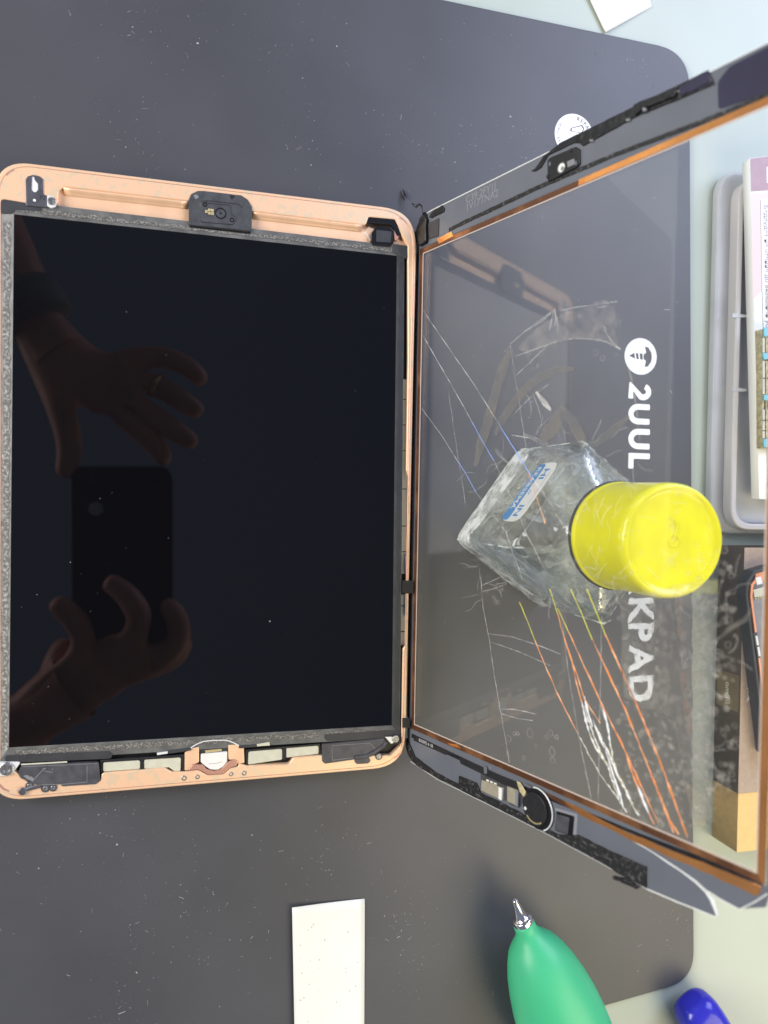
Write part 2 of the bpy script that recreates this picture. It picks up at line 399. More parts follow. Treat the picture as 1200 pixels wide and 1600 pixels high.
# ------------------------------------------------------------------ mat with its print
matpoly = [(-244, 125.5), (306, 117.3), (322.3, -352.2), (-230, -412)]
work_mat = put('work_mat', ext([rnd(matpoly, [14, 19, 16, 14], 10)], -2, 0, 0.5), M['matte'])
tag(work_mat, 'dark grey rubber repair mat with white lettering lying on the pale bench', 'work mat')
def flatput(name, me, m, parent): return put(name, me, m, parent)
# round screw emblem
cx, cy_ = T(1001, 557); z = 0.06
disc = circle(cx, cy_, 9.0, 40)
def q(dx, dy): return (cx+dx, cy_+dy)                        # x towards the bench edge, y up the picture
head = rnd([q(2.2, 5.2), q(4.2, 4.6), q(5.9, 2.2), q(6.2, 0), q(5.9, -2.2), q(4.2, -4.6), q(2.2, -5.2), q(3.0, -2.0), q(1.6, -1.1), q(1.6, 1.1), q(3.0, 2.0)], 0.5, 3)
t1 = [q(0.9, 1.4), q(-0.6, 1.5), q(-0.2, -1.4), q(1.2, -1.5)]
t2 = [q(-1.5, 1.4), q(-2.8, 1.5), q(-2.3, -1.3), q(-1.0, -1.4)]
t3 = [q(-3.6, 1.5), q(-6.4, 0.0), q(-3.2, -1.3)]
flatput('emblem', ext([disc, head, t1, t2, t3], 0.02, 0.10), M['print'], work_mat)
# 2UUL : round-ended strokes
def stroke(pts, w, z0=0.02, z1=0.10):
    P = [Vector(p) for p in pts]; L = []; Rr = []
    n = len(P)
    for i in range(n):
        d1 = (P[i]-P[max(i-1, 0)]); d2 = (P[min(i+1, n-1)]-P[i])
        d1 = d1.normalized() if d1.length else d2.normalized(); d2 = d2.normalized() if d2.length else d1
        d = (d1+d2).normalized(); nn = Vector((-d.y, d.x)); k = 1/max(0.6, nn.dot(Vector((-d1.y, d1.x))))
        L.append(P[i]+nn*w/2*k); Rr.append(P[i]-nn*w/2*k)
    lp = L + Rr[::-1]
    return ext([rnd([(p.x, p.y) for p in lp], w*0.22, 3)], z0, z1)
def letter(strokes, px, py, h, w, sw=3.0):
    """letter box: px = left foot of letters, py = start of letter; strokes in 0..1 (x along reading, y up)"""
    o = Vector(T(px, py)); out = []
    for s in strokes:
        out.append(stroke([(o.x+y*h, o.y-x*w) for x, y in s], sw))
    return join(out)
arc = lambda cx, cy, rx, ry, a0, a1, n=10: [(cx+rx*math.cos(R_(a0+(a1-a0)*k/n)), cy+ry*math.sin(R_(a0+(a1-a0)*k/n))) for k in range(n+1)]
U_ = [[(0, 1.12)] + arc(0.5, 0.42, 0.5, 0.42, 180, 360, 12) + [(1, 1.12)]]
two = [arc(0.46, 0.72, 0.44, 0.33, 160, -25, 12) + [(0.0, 0.0), (1.05, 0.0)]]
Lt = [[(0.05, 1.12), (0.05, 0.0), (0.95, 0.0)]]
for st, py, wd in ((two, 602, 6.2), (U_, 635, 7.2), (U_, 674, 7.2), (Lt, 711, 7.0)):
    flatput('lettering', letter(st, 986, py, 9.4, wd, 2.9), M['print'], work_mat)
xd = Vector((0.03, -1, 0)); 
for ch, py in zip('WORKPAD', (804, 852, 893, 934, 974, 1012, 1056)):
    a = T(984.5, py-2)
    flatput('lettering', text(ch, 18.6, frame((a[0], a[1], 0.06), (0.0, -1, 0), (1, 0, 0)), 0.08, 0.55), M['print'], work_mat)
# round repair sticker
scx, scy = T(897, 212); 
st = put('round_sticker', ext([circle(scx, scy, 10.2, 48)], 0.02, 0.14), M['sticker'], work_mat)
st['label'] = 'round white sticker with curved black lettering'
def arc_text(s, a0, da, r, size, inward=False):
    out = []
    for k, ch in enumerate(s):
        a = R_(a0+da*k); p = Vector((math.cos(a), math.sin(a), 0))
        up = -p if inward else p; x = Vector((up.y, -up.x, 0))
        out.append(text(ch, size, frame((scx+p.x*r, scy+p.y*r, 0.17), x, up), 0.05, 0.02, 'CENTER'))
    return join(out)
put('lettering', arc_text('REPAIR', 76, -13.5, 7.4, 2.7), M['ink'], st)
put('lettering', arc_text('HORNIERB', 148, 9.5, 9.2, 1.9, True), M['ink_grey'], st)
ax_, ay_ = T(903, 203)
rr = rnd([(ax_-4.2, ay_-1.2), (ax_-3.9, ay_+0.3), (ax_+2.0, ay_+2.6), (ax_+3.2, ay_+1.2), (ax_+2.2, ay_-1.5)], 0.4, 3)
ri = [(a+(ax_-a)*0.16, b+(ay_-0.1-b)*0.22) for a, b in rr]
put('printed_device', ext([rr, ri], 0.16, 0.20), M['ink'], st)

# dust and fibres on the mat
def specks(n, xr, yr, z, clusters, smin, smax, seed, fibre=0.25, inside=None):
    rg = random.Random(seed); bm = bmesh.new(); k = 0
    while k < n:
        if clusters and rg.random() < 0.55:
            c = rg.choice(clusters); x = rg.gauss(c[0], c[2]); y = rg.gauss(c[1], c[2])
        else: x = rg.uniform(*xr); y = rg.uniform(*yr)
        if inside and not inside(x, y): continue
        k += 1
        s = smin*(smax/smin)**(rg.random()**2.2); a = rg.uniform(0, math.pi)
        if rg.random() < fibre: l, w = s*rg.uniform(2, 4.5), s*0.35
        else: l, w = s*rg.uniform(0.7, 1.4), s*rg.uniform(0.6, 1)
        ca, sa = math.cos(a), math.sin(a); h = min(0.12, s*0.4)
        top = [(x+ca*i*l/2-sa*j*w/2*0.6, y+sa*i*l/2+ca*j*w/2*0.6, z+h) for i, j in ((-.6, -1), (.6, -1), (.6, 1), (-.6, 1))]
        bot = [(x+ca*i*l/2-sa*j*w/2, y+sa*i*l/2+ca*j*w/2, z) for i, j in ((-1, -.8), (1, -1), (1, .8), (-.8, 1))]
        tv = [bm.verts.new(p) for p in top]; bv = [bm.verts.new(p) for p in bot]
        bm.faces.new(tv)
        for i in range(4): bm.faces.new((bv[i], bv[(i+1) % 4], tv[(i+1) % 4], tv[i]))
    return from_bm(bm)
def on_mat(x, y):
    if y > 117-0.0153*(x+0) or y < -396+0.10*(x+150): return False
    if x > 303+(117-y)*0.0345: return False
    if x > 290 and (y > 105 or y < -340): return False
    return not (-6 < x < 165 and -230 < y < 22)
cl = [T(a, b)+(s,) for a, b, s in ((210, 220, 9), (230, 30, 14), (165, 1270, 8), (215, 1420, 12), (300, 1390, 16), (190, 1560, 9), (360, 1470, 14), (480, 60, 12), (620, 190, 10), (640, 250, 7), (745, 250, 9), (1020, 1500, 9), (1050, 1440, 8), (1010, 90, 8), (960, 70, 9), (820, 230, 9), (520, 1330, 12), (640, 1410, 9), (640, 1500, 10), (40, 1340, 14), (480, 230, 10), (350, 60, 16))]
d1 = put('dust', specks(2300, (-120, 318), (-380, 122), 0.02, cl, 0.12, 0.62, 3, 0.35, on_mat), M['dust'])
tag(d1, 'grey dust specks and short fibres scattered over the dark mat', 'dust', kind='stuff')
d2 = put('dust', specks(120, (-110, 316), (-375, 120), 0.02, cl, 0.22, 0.85, 4, 0.35, on_mat), M['fleck'])
tag(d2, 'bright white flecks scattered over the dark mat', 'dust', kind='stuff')

# ================================================================== TABLET BODY
tab = empty('tablet_body', 'opened gold tablet housing with its glossy black screen lying on the mat', 'tablet', Matrix.Translation((80, -104, 0)))
ZR = 7.0
outer = rnd([(-6.2, 20.6), (163.8, 20.0), (163.2, -227.6), (-6.2, -229.4)], [12.5, 15.5, 15, 13], 10)
low = rnd([(-2.0, 17.8), (161.2, 17.5), (160.6, -225.2), (-2.0, -226.6)], 14, 10)
hole = TT([(0.8, 311), (80, 324), (90, 318), (92, 298), (99, 292), (294, 314), (395, 330), (572, 352), (576, 339), (617, 343), (627, 366), (637, 384),
           (637.5, 560), (635, 735), (638.5, 745), (634.5, 1005), (629.5, 1015), (627, 1165), (611, 1180), (502, 1180), (458, 1184), (452, 1194), (386, 1196.5), (373, 1193),
           (372, 1198), (360, 1200), (350, 1209.5), (325, 1211.5), (315, 1206), (309, 1203), (293, 1205.5), (269, 1206.5), (257, 1200), (158, 1208), (157, 1222), (46, 1224), (27, 1208), (0.4, 1194)], ZR)
hole = rnd(hole, 1.6, 4)
housing = put('housing', join([ext([outer, hole], 3.4, ZR, 0.55, 3), ext([low], 0.05, 2.0, 0.8, 3), ext([outer], 2.0, 3.6, 0.0)]), M['goldres'], tab, smooth=False)
put('channel_floor', ext([rnd(TT([(78, 296), (560, 347), (632, 378), (632, 402), (78, 345)], 5.0), 0.6)], 3.62, 5.0, 0.2), M['gold'], tab)
inr = [Vector(p) for p in outer]; ctr = Vector((79.6, -104.2))
def shrink(p, d):
    q_ = Vector(p); return (q_.x+max(-d, min(d, (ctr.x-q_.x)*0.2)), q_.y+max(-d, min(d, (ctr.y-q_.y)*0.2)))
loop_ = [shrink(p, 1.3) for p in outer]; loop_.append(loop_[0])
put('rim_groove', tube([Vector((a, b, ZR)) for a, b in loop_], 0.13, 4), M['rose'], tab)
# sloped step of the channel
def wedge(a, b, wa, zt, zb):
    bm = bmesh.new(); n = 14; rows = []
    for i in range(n+1):
        p = Vector((*a, 0)).lerp(Vector((*b, 0)), i/n); row = []
        for k in range(5):
            t = k/4; yy = p.y - wa*t; zz = zt-(zt-zb)*(0.5-0.5*math.cos(math.pi*t)); row.append(bm.verts.new((p.x, yy, zz)))
        row.append(bm.verts.new((p.x, p.y-wa, zb-0.5))); row.append(bm.verts.new((p.x, p.y, zb-0.5)))
        rows.append(row)
    for r1, r2 in zip(rows, rows[1:]):
        for k in range(7): bm.faces.new((r1[k], r1[(k+1) % 7], r2[(k+1) % 7], r2[k]))
    bm.faces.new(rows[0]); bm.faces.new(rows[-1])
    return from_bm(bm)
put('channel_step', wedge(T(99, 292.6, 7), T(294, 314.6, 7), 2.6, 6.95, 5.0), M['gold'], tab, smooth=True)
put('channel_step', wedge(T(395, 330.6, 7), T(566, 351.5, 7), 2.6, 6.95, 5.0), M['gold'], tab, smooth=True)
put('recess_lining', ext([rnd(TT([(4, 1160), (626, 1125), (626, 1176), (500, 1196), (380, 1212), (300, 1214), (40, 1226), (4, 1200)], 4), 2)], 3.62, 4.2, 0.1), M['black'], tab)
put('recess_lining', ext([TT([(628, 384), (637, 384), (634, 1160), (622, 1160)], 3.7)], 3.62, 3.8, 0.0), M['black'], tab)
# display
ZD = 6.5
LCD = TT([(22, 335), (620, 400), (612, 1133), (14, 1168)], ZD)
FR = TT([(-1, 310.8), (632, 385.5), (625, 1152), (-1.5, 1190.2)], ZD)
disp = put('display', ext([LCD], 4.6, ZD, 0.0), M['lcd'], tab)
disp['label'] = 'glossy black screen reflecting two hands and a phone'
c0 = Vector((sum(p[0] for p in LCD)/4, sum(p[1] for p in LCD)/4))
def inset(poly, d):
    out = []; n = len(poly)
    for i in range(n):
        p = Vector(poly[i]); a = (Vector(poly[i-1])-p).normalized(); b = (Vector(poly[(i+1) % n])-p).normalized()
        out.append(tuple(p+(a+b)*d))
    return out
LCDo = inset(LCD, -0.03)
def quad(a, b, c, d, z0, z1, m, name, parent, bev=0.12): return put(name, ext([[a, b, c, d]], z0, z1, bev), m, parent)
g_ = 0.04
quad(FR[0], FR[1], LCDo[1], LCDo[0], 4.4, ZD+0.14, M['lcdframe'], 'frame_bar', disp)
quad(FR[1], FR[2], LCDo[2], LCDo[1], 4.4, ZD+0.13, M['lcddark'], 'frame_bar', disp)
quad(FR[2], FR[3], LCDo[3], LCDo[2], 4.4, ZD+0.14, M['lcdframe'], 'frame_bar', disp)
quad(FR[3], FR[0], LCDo[0], LCDo[3], 4.4, ZD+0.13, M['lcdpale'], 'frame_bar', disp)
def strip(p, qq, w, z, m, seed, amp=0.35):
    a, b = Vector(T(*p, z)), Vector(T(*qq, z)); d = (b-a).normalized(); nn = Vector((-d.y, d.x))*w/2
    pl = [tuple(a+nn), tuple(b+nn), tuple(b-nn), tuple(a-nn)]
    return put('adhesive_strip', ext([jag(pl, 1.6, amp, seed)], z-0.05, z+0.12, 0.03, 1), m, disp)
zz = ZD+0.2
strip((24, 326), (628, 393), 1.7, zz, M['glue'], 1)
strip((11, 345), (7, 1172), 2.1, zz, M['gluepale'], 2, 0.5)
strip((24, 1176), (500, 1148), 1.9, zz, M['glue'], 3)
strip((510, 1146.5), (618, 1141), 1.2, zz, M['glue'], 5, 0.4)
strip((627, 410), (619.5, 1120), 1.3, zz, M['tape'], 4, 0.25)
put('corner_block', ext([rnd(TT([(1.5, 308.5), (42, 314), (66, 326), (66, 331), (24, 328), (19, 334), (1.5, 334)], ZD+.3), 0.6)], ZD-0.1, ZD+0.36, 0.1), M['tape'], tab)
put('corner_block', ext([rnd(TT([(614, 381), (637, 384), (637, 404), (630, 404), (612, 394)], ZD+.3), 0.6)], ZD-0.1, ZD+0.36, 0.1), M['lcddark'], tab)
# black tape strips along the lower screen edge
put('tape_strip', ext([rnd(TT([(8, 1180), (171, 1173.5), (176, 1179), (173, 1185.5), (35, 1191.5), (8, 1190)], 6.9), 1.2)], 6.66, 6.95, 0.1), M['tape'], tab)
put('tape_strip', ext([rnd(TT([(506, 1147.5), (622, 1140), (627, 1149), (602, 1153), (509, 1158)], 6.9), 1.4)], 6.66, 6.95, 0.1), M['tape'], tab)
# front camera module
Z = 7.5
cm = put('camera_module', ext([rnd(TT([(294.6, 351), (294.6, 312.7), (298.7, 303), (309, 298), (318.5, 298), (377, 305), (387, 311.5), (394, 323), (393.3, 361)], Z), 1.0)], 4.8, Z, 0.25), M['module'], tab)
put('module_lip', ext([TT([(295.5, 350), (392, 361), (391.5, 366), (296, 355)], 6.9)], 5.0, 6.92, 0.1), M['black'], cm)
def groove(pts, z, w, name='edge_line', m=None, parent=None):
    P = [Vector((*T(a, b, z), z+0.02)) for a, b in pts]
    return put(name, tube(P, w, 6, 0.35), m or M['black'], parent or cm)
pl_ = [(314, 316), (319.7, 314), (325.5, 318.5), (357, 321), (360.5, 325), (361, 336), (366, 338), (368.5, 345), (363, 350.6), (315, 346.5), (314, 316)]
put('inner_plate', ext([rnd(TT(pl_[:-1], Z+.1), 0.7)], Z-0.1, Z+0.18, 0.06), M['module'], cm)
groove(pl_, Z+0.02, 0.30)
groove([(322, 313.5), (372, 319), (379, 325), (379, 348)], Z, 0.16)
groove([(296, 352), (392, 362)], Z-0.1, 0.3)
lx, ly = T(344.8, 333.7, Z)
put('lens', ext([circle(lx, ly, 2.3, 28), circle(lx, ly, 1.9, 24)], Z+0.1, Z+0.34, 0.05), M['blackgl'], cm)
put('lens', ext([circle(lx, ly, 1.75, 24)], Z+0.1, Z+0.26, 0.05), M['module'], cm)
put('lens_hole', ext([circle(lx, ly, 0.42, 12)], Z+0.2, Z+0.3, 0.02), M['blackgl'], cm)
a = T(329.5, 332.3, Z)
chip = put('contact_pad', ext([rnd([(-0.5, -0.55), (0.5, -0.55), (0.5, 0.55), (-0.5, 0.55)], 0.1)], 0, 0.25, 0.05), M['contact'], cm, local=True, loc=(a[0]-80-0.6, a[1]+104+0.9, Z+0.15))
for dx, dy in ((0.6, 0.9), (-0.6, -0.4), (0.6, -0.4), (-1.8, 0.2)):
    again(chip, (a[0]-80+dx, a[1]+104+dy, Z+0.15))
for (px, py) in ((320, 319.7), (362.5, 344)):
    u_, v_ = T(px, py, Z)
    put('screw_hole', ext([circle(u_, v_, 0.95, 18), circle(u_, v_, 0.5, 12)], Z+0.1, Z+0.3, 0.05), M['blackgl'], cm)
put('scuff', ext([jag(rnd(TT([(302, 305), (308, 304), (311, 309), (305, 311)], Z), 0.3), 0.5, 0.25, 9)], Z-0.02, Z+0.05), M['scuff'], cm)
put('scuff', ext([jag(rnd(TT([(358, 304), (368, 307), (362, 312)], Z), 0.3), 0.5, 0.2, 10)], Z-0.02, Z+0.05), M['black'], cm)
# metal bracket near the upper corner
Z = 7.25
slot = rnd(TT([(50.2, 275.5), (52.5, 275.5), (54, 281), (58.8, 287), (59, 297), (55, 300.5), (51.5, 299), (49.6, 296)], Z), 0.5)
br = put('metal_bracket', ext([rnd(TT([(40.4, 313), (39.6, 281), (43.3, 275.4), (51.7, 273.2), (61.7, 275), (67.5, 280), (68, 304), (74, 305.4), (73, 324), (40, 321)], Z), 0.7), slot], 6.4, Z, 0.12), M['darksteel'], tab)
put('slot_backing', ext([TT([(48, 274.6), (60, 278), (60, 302), (48, 302)], 7.05)], 7.01, 7.06), M['white'], br)
put('nut_plate', ext([rnd(TT([(74, 305), (83, 307), (88.5, 315), (87, 323), (80, 325.5), (74, 322)], Z), 0.7)], 6.3, Z+0.2, 0.12), M['brightmetal'], br)
def screw_mesh(r):
    prof = [(r, 0), (r, 0.35), (r*0.88, 0.5), (r*0.55, 0.5), (r*0.42, 0.2), (0, 0.2)]
    return lathe(prof, 18)
sx, sy = T(81, 314.6, Z)
scr = put('screw', screw_mesh(1.5), M['screw'], br, local=True, loc=(sx-80, sy+104, Z+0.15))
put('pin', ext([circle(*T(54, 313, Z), 0.55, 12)], Z-0.02, Z+0.12, 0.04), M['white'], br)
put('stamp', text('F2', 2.2, frame((*T(62, 311, Z), Z+0.03), (1, -0.08, 0), (0.08, 1, 0)), 0.04), M['ink'], br)
# sensor block near the other corner
Z = 7.2
sb = put('sensor_block', ext([rnd(TT([(586, 356), (593, 352.5), (611, 355), (615.5, 360), (615, 380), (609, 385.5), (583, 383), (579.5, 376), (580, 365)], Z), 0.9)], 5.1, Z, 0.35), M['blackgl'], tab)
put('sensor_shroud', ext([rnd(TT([(576, 338.5), (617, 342.5), (622, 352), (626, 366), (621, 369), (616, 359), (611, 351), (579, 347.5), (577, 353), (574, 352)], Z), 0.4)], 5.0, Z-0.25, 0.15), M['blackgl'], tab)
put('sensor_face', ext([rnd(TT([(588, 359), (612, 362), (611, 379), (588, 378)], Z), 0.5)], Z-0.1, Z+0.14, 0.08), M['tape'], sb)
put('rose_shim', ext([rnd(TT([(615, 357), (623, 367), (622, 374), (617, 376)], 6.8), 0.4)], 5.1, 6.8, 0.1), M['rose'], tab)
groove([(569, 363), (574, 367), (578, 374), (580, 380)], 5.02, 0.25, 'thin_wire', M['white'], tab)
# corner slots of the housing
for pts in ([(8, 273), (13, 268), (22, 264.5), (23, 266), (15, 270), (11, 275)], [(623, 339.5), (629, 340.5), (637, 349), (636, 351), (631, 345), (624, 341.5)],
            [(615, 1183.5), (626, 1175), (628, 1176.5), (618, 1185), (615, 1185.5)], [(0, 1224), (6, 1231), (15, 1235), (14.5, 1237.5), (4, 1234), (-2, 1227)]):
    put('corner_slot', ext([rnd(TT(pts, ZR), 0.4)], ZR-0.2, ZR+0.03, 0.0), M['rose'], tab)
# left speaker
Z = 7.35
sp = put('speaker_module', ext([rnd(TT([(34, 1196), (154, 1191), (156.5, 1219), (150, 1225.5), (96.5, 1229), (93.5, 1223), (91, 1227), (60, 1227.5), (32, 1216), (28, 1207)], Z), 0.9)], 4.3, Z, 0.2), M['speaker'], tab)
groove([(54, 1217), (66, 1204), (82, 1207), (82, 1200)], Z, 0.12, 'scored_line', M['scuff'], sp)
groove([(66, 1202), (72, 1200.5)], Z, 0.2, 'scored_line', M['scuff'], sp)
groove([(136, 1197), (136, 1222), (98, 1225.5), (62, 1226)], Z, 0.12, 'scored_line', M['scuff'], sp)
groove([(36, 1198), (152, 1193)], Z-0.05, 0.14, 'scored_line', M['scuff'], sp)
put('scuff', ext([jag(rnd(TT([(35, 1212), (44, 1211), (54, 1217), (52, 1222)], Z), 0.4), 0.6, 0.3, 11)], Z-0.02, Z+0.05), M['scuff'], sp)
for (px, py, r) in ((46, 1228, 5), (71, 1232, 5.5), (83, 1231, 5)):
    lx, ly = T(px, py, 7.3)
    lug = put('screw_lug', ext([circle(lx, ly, r*0.3, 18)], 6.9, 7.35, 0.1), M['speaker'], sp)
    again(scr, (lx-80, ly+104, 7.3), parent=lug).scale = (0.62, 0.62, 0.62)
groove([(31, 1238), (38, 1235), (47, 1232), (58, 1229), (64, 1228)], 7.5, 0.75, 'speaker_lead', M['darksteel'], sp)
lead_end = put('lead_end', ext([rnd(circle(*T(35, 1237, 7.8), 1.5, 14), 0)], 7.0, 7.9, 0.2), M['darksteel'], sp)
wb = put('corner_bracket', ext([rnd(TT([(-9, 1191), (33, 1190.5), (26, 1200), (19, 1209), (8, 1213), (-9, 1213)], 7.6), 0.8)], 6.4, 7.55, 0.15), M['brightmetal'], tab)
sx, sy = T(10.5, 1201, 7.6)
o = again(scr, (sx-80, sy+104, 7.5), parent=wb); o.scale = (1.75, 1.75, 1.3)
groove([(33, 1194.5), (62, 1193), (105, 1190.5)], 7.3, 0.3, 'metal_strip', M['cream'], sp)
# right speaker
sp2 = put('speaker_module', ext([rnd(TT([(503, 1163), (600, 1153.5), (603, 1162), (577, 1179), (553, 1187), (508, 1193.5), (503.5, 1190)], Z), 0.9)], 4.3, Z, 0.2), M['speaker'], tab)
groove([(519, 1188), (519, 1165), (578, 1161), (586, 1170)], Z, 0.12, 'scored_line', M['scuff'], sp2)
groove([(519, 1188), (551, 1184)], Z, 0.12, 'scored_line', M['scuff'], sp2)
lugp = put('screw_lug', ext([rnd(TT([(554, 1185), (576, 1182), (579, 1189), (575, 1193), (558, 1194), (554.5, 1191)], 7.4), 0.6)], 6.9, 7.45, 0.12), M['speaker'], sp2)
lx, ly = T(592, 1182, 7.3)
lug = put('screw_lug', ext([circle(lx, ly, 1.6, 18)], 6.9, 7.3, 0.1), M['speaker'], sp2)
again(scr, (lx-80, ly+104, 7.25), parent=lug).scale = (0.75, 0.75, 0.6)
groove([(555, 1184), (573, 1182), (585, 1176), (601, 1165), (604, 1160)], 7.7, 0.8, 'speaker_lead', M['speaker'], sp2)
wb2 = put('corner_bracket', ext([rnd(TT([(602, 1151), (625, 1150.5), (626, 1160), (618, 1164), (612, 1161)], 7.6), 0.6)], 6.5, 7.5, 0.12), M['black'], tab)
put('bright_tab', ext([TT([(602, 1151.5), (612, 1151), (615, 1161), (611, 1162)], 7.6)], 7.4, 7.6, 0.05), M['brightmetal'], wb2)
sx, sy = T(618, 1154.5, 7.6)
o = again(scr, (sx-80, sy+104, 7.45), parent=wb2); o.scale = (1.1, 1.1, 1)
# cream pads between the speakers
for pts in ([(161, 1191.5), (217, 1188), (219, 1190), (219, 1201.5), (161, 1206)], [(225, 1187), (280, 1183), (283, 1185.5), (282, 1205), (272, 1205), (264, 1199), (225, 1201.5)],
            [(388, 1174.5), (439, 1170), (441, 1172), (441, 1187), (400, 1193), (387, 1195)], [(447, 1168.5), (496, 1165), (498, 1167), (498, 1178), (447, 1184)]):
    put('vent_pad', ext([rnd(TT(pts, 6.2), 0.8)], 4.3, 6.2, 0.15), M['cream'], tab)
for pts in ([(157, 1188), (287, 1179), (289, 1206), (283.5, 1206), (283, 1183.5), (160, 1191), (160, 1207), (157, 1207)], [(384, 1172), (500, 1162), (502, 1178), (499, 1179), (498, 1165), (387, 1174), (386.5, 1196), (384, 1196)],
            [(219.5, 1187), (224.5, 1186.5), (224.5, 1202), (219.5, 1202)], [(441.5, 1170), (446.5, 1169), (446.5, 1185), (441.5, 1188)]):
    put('pad_frame', ext([TT(pts, 6.4)], 4.3, 6.45, 0.1), M['black'], tab)
# dock connector
put('gold_block', ext([rnd(TT([(298.5, 1169), (311, 1167), (311, 1191), (302, 1195), (301, 1203), (288.5, 1204), (288.5, 1177)], 6.7), 0.4)], 4.3, 6.7, 0.2), M['gold'], tab)
put('gold_block', ext([rnd(TT([(356.5, 1164), (372, 1163), (381, 1169), (382, 1192), (370.5, 1194), (366, 1187), (357, 1187)], 6.7), 0.4)], 4.3, 6.7, 0.2), M['gold'], tab)
dk = put('dock_connector', ext([rnd(TT([(313.7, 1178.5), (355.3, 1174.5), (355, 1190), (348.7, 1198), (341, 1202.5), (334.7, 1203), (328, 1202), (322, 1198), (313.7, 1191)], 6.9), 0.5)], 4.3, 6.9, 0.2), M['white'], tab)
put('connector_back', ext([TT([(311.5, 1168), (356, 1164.5), (355.5, 1174.3), (312, 1178)], 6.0)], 4.3, 6.0, 0.1), M['tape'], dk)
put('contact_bar', ext([rnd(TT([(320.6, 1172.5), (346, 1170), (346.5, 1173.5), (321, 1176.5)], 6.3), 0.2)], 5.9, 6.35, 0.1), M['contact'], dk)
for k in range(6):
    put('contact_pin', ext([TT([(329+k*2.6, 1166.8-k*.2), (330+k*2.6, 1166.7-k*.2), (330.2+k*2.6, 1170-k*.2), (329.2+k*2.6, 1170.1-k*.2)], 6.2)], 5.98, 6.15), M['screw'], dk)
groove([(326, 1193.5), (337, 1193), (346, 1190.5)], 6.9, 0.09, 'moulded_line', M['ink_grey'], dk)
put('rose_bracket', ext([rnd(TT([(301, 1194.5), (317, 1195.5), (323.5, 1202.5), (335, 1205), (345.5, 1202), (356, 1191), (366, 1186.5), (370.5, 1189), (370, 1196.5), (359.5, 1200), (349.5, 1209.3), (325.5, 1211), (316, 1205.5), (309.5, 1202.5), (293, 1204.5)], 7.2), 0.4)], 4.4, 7.15, 0.25), M['rose'], tab)
for (px, py, r) in ((287.7, 1216, 1.15), (308.6, 1214, 1.0), (361, 1209.6, 1.0), (381.5, 1208, 1.1)):
    lx, ly = T(px, py, 7.1)
    again(scr, (lx-80, ly+104, 6.75), parent=tab).scale = (r/1.5, r/1.5, 0.7)
for pts, m in (([(245, 1176.5), (262, 1174), (262, 1177.5), (245.5, 1180)], 'brightmetal'), ([(263, 1173), (299, 1168.3), (299, 1172.5), (263, 1178)], 'tape'),
               ([(373, 1165.5), (402, 1163.3), (402, 1167), (373.5, 1169.5)], 'tape'), ([(401, 1163), (421, 1159.5), (422, 1165), (412, 1165.5), (401, 1166.5)], 'cream')):
    put('metal_strip', ext([rnd(TT(pts, 7.0), 0.2)], 6.3, 7.05, 0.1), M[m], tab)
groove([(298, 1168.5), (306, 1163.5), (318, 1158.5), (332, 1157), (353, 1156.5), (364, 1160), (373, 1165)], 7.1, 0.22, 'thin_wire', M['brightmetal'], tab)
# pads and flexes down the right inner side
ys = [592, 624, 664, 704, 764, 822, 862, 897]; 
def side_pad(y0, y1):
    f = lambda y: 637.2-(y-590)*0.0098
    w = 7.2
    put('battery_tab', ext([rnd(TT([(f(y0)-w, y0), (f(y0), y0), (f(y1), y1), (f(y1)-w, y1)], 5.2), 0.3)], 3.85, 5.2, 0.1), M['cream'], tab)
for a_, b_ in zip(ys, ys[1:]): side_pad(a_+0.6, b_-0.6)
for a_, b_ in ((929, 946), (947.5, 986), (987.5, 1008)): side_pad(a_, b_)
for y0, y1 in ((866, 896), (930, 962)):
    put('side_connector', ext([rnd(TT([(634, y0), (637.5, y0), (637.3, y1), (633, y1)], 6.6), 0.3)], 4.0, 6.5, 0.15), M['darksteel'], tab)
groove([(628, 1026), (630, 1017), (633, 1006)], 6.2, 0.5, 'flex_tail', M['black'], tab)
# dust on the screen
dl = put('dust', specks(30, (LCD[0][0]+3, LCD[1][0]-3), (LCD[3][1]+8, LCD[0][1]-24), ZD+0.005, [T(75, 1085, ZD)+(7,), T(60, 1120, ZD)+(9,), T(165, 890, ZD)+(10,)], 0.12, 0.5, 12, 0.1,
        lambda x, y: LCD[0][0]+1 < x < LCD[2][0]-1 and LCD[2][1]+8 < y < LCD[1][1]-2), M['fleck'], disp)
dl['kind'] = 'stuff'

# ================================================================== STANDING FRONT GLASS
pm = Matrix(((PU.x, 0, PN.x, P0.x), (0, 1, 0, P0.y), (PU.z, 0, PN.z, P0.z), (0, 0, 0, 1)))
fg = empty('front_glass', 'cracked tablet front glass with dark bezel standing on edge against the yellow cap', 'tablet glass', pm)
def gp(name, pts, z0, z1, m, parent=fg, bev=0.0, r=0.0, jg=None, off=0.0, holes=()):
    lp = GG(pts, off)
    if r: lp = rnd(lp, r, 4)
    if jg: lp = jag(lp, *jg)
    return put(name, ext([lp]+[rnd(GG(h, off), 0.4) for h in holes], z0, z1, bev, 1), M[m], parent, local=True)
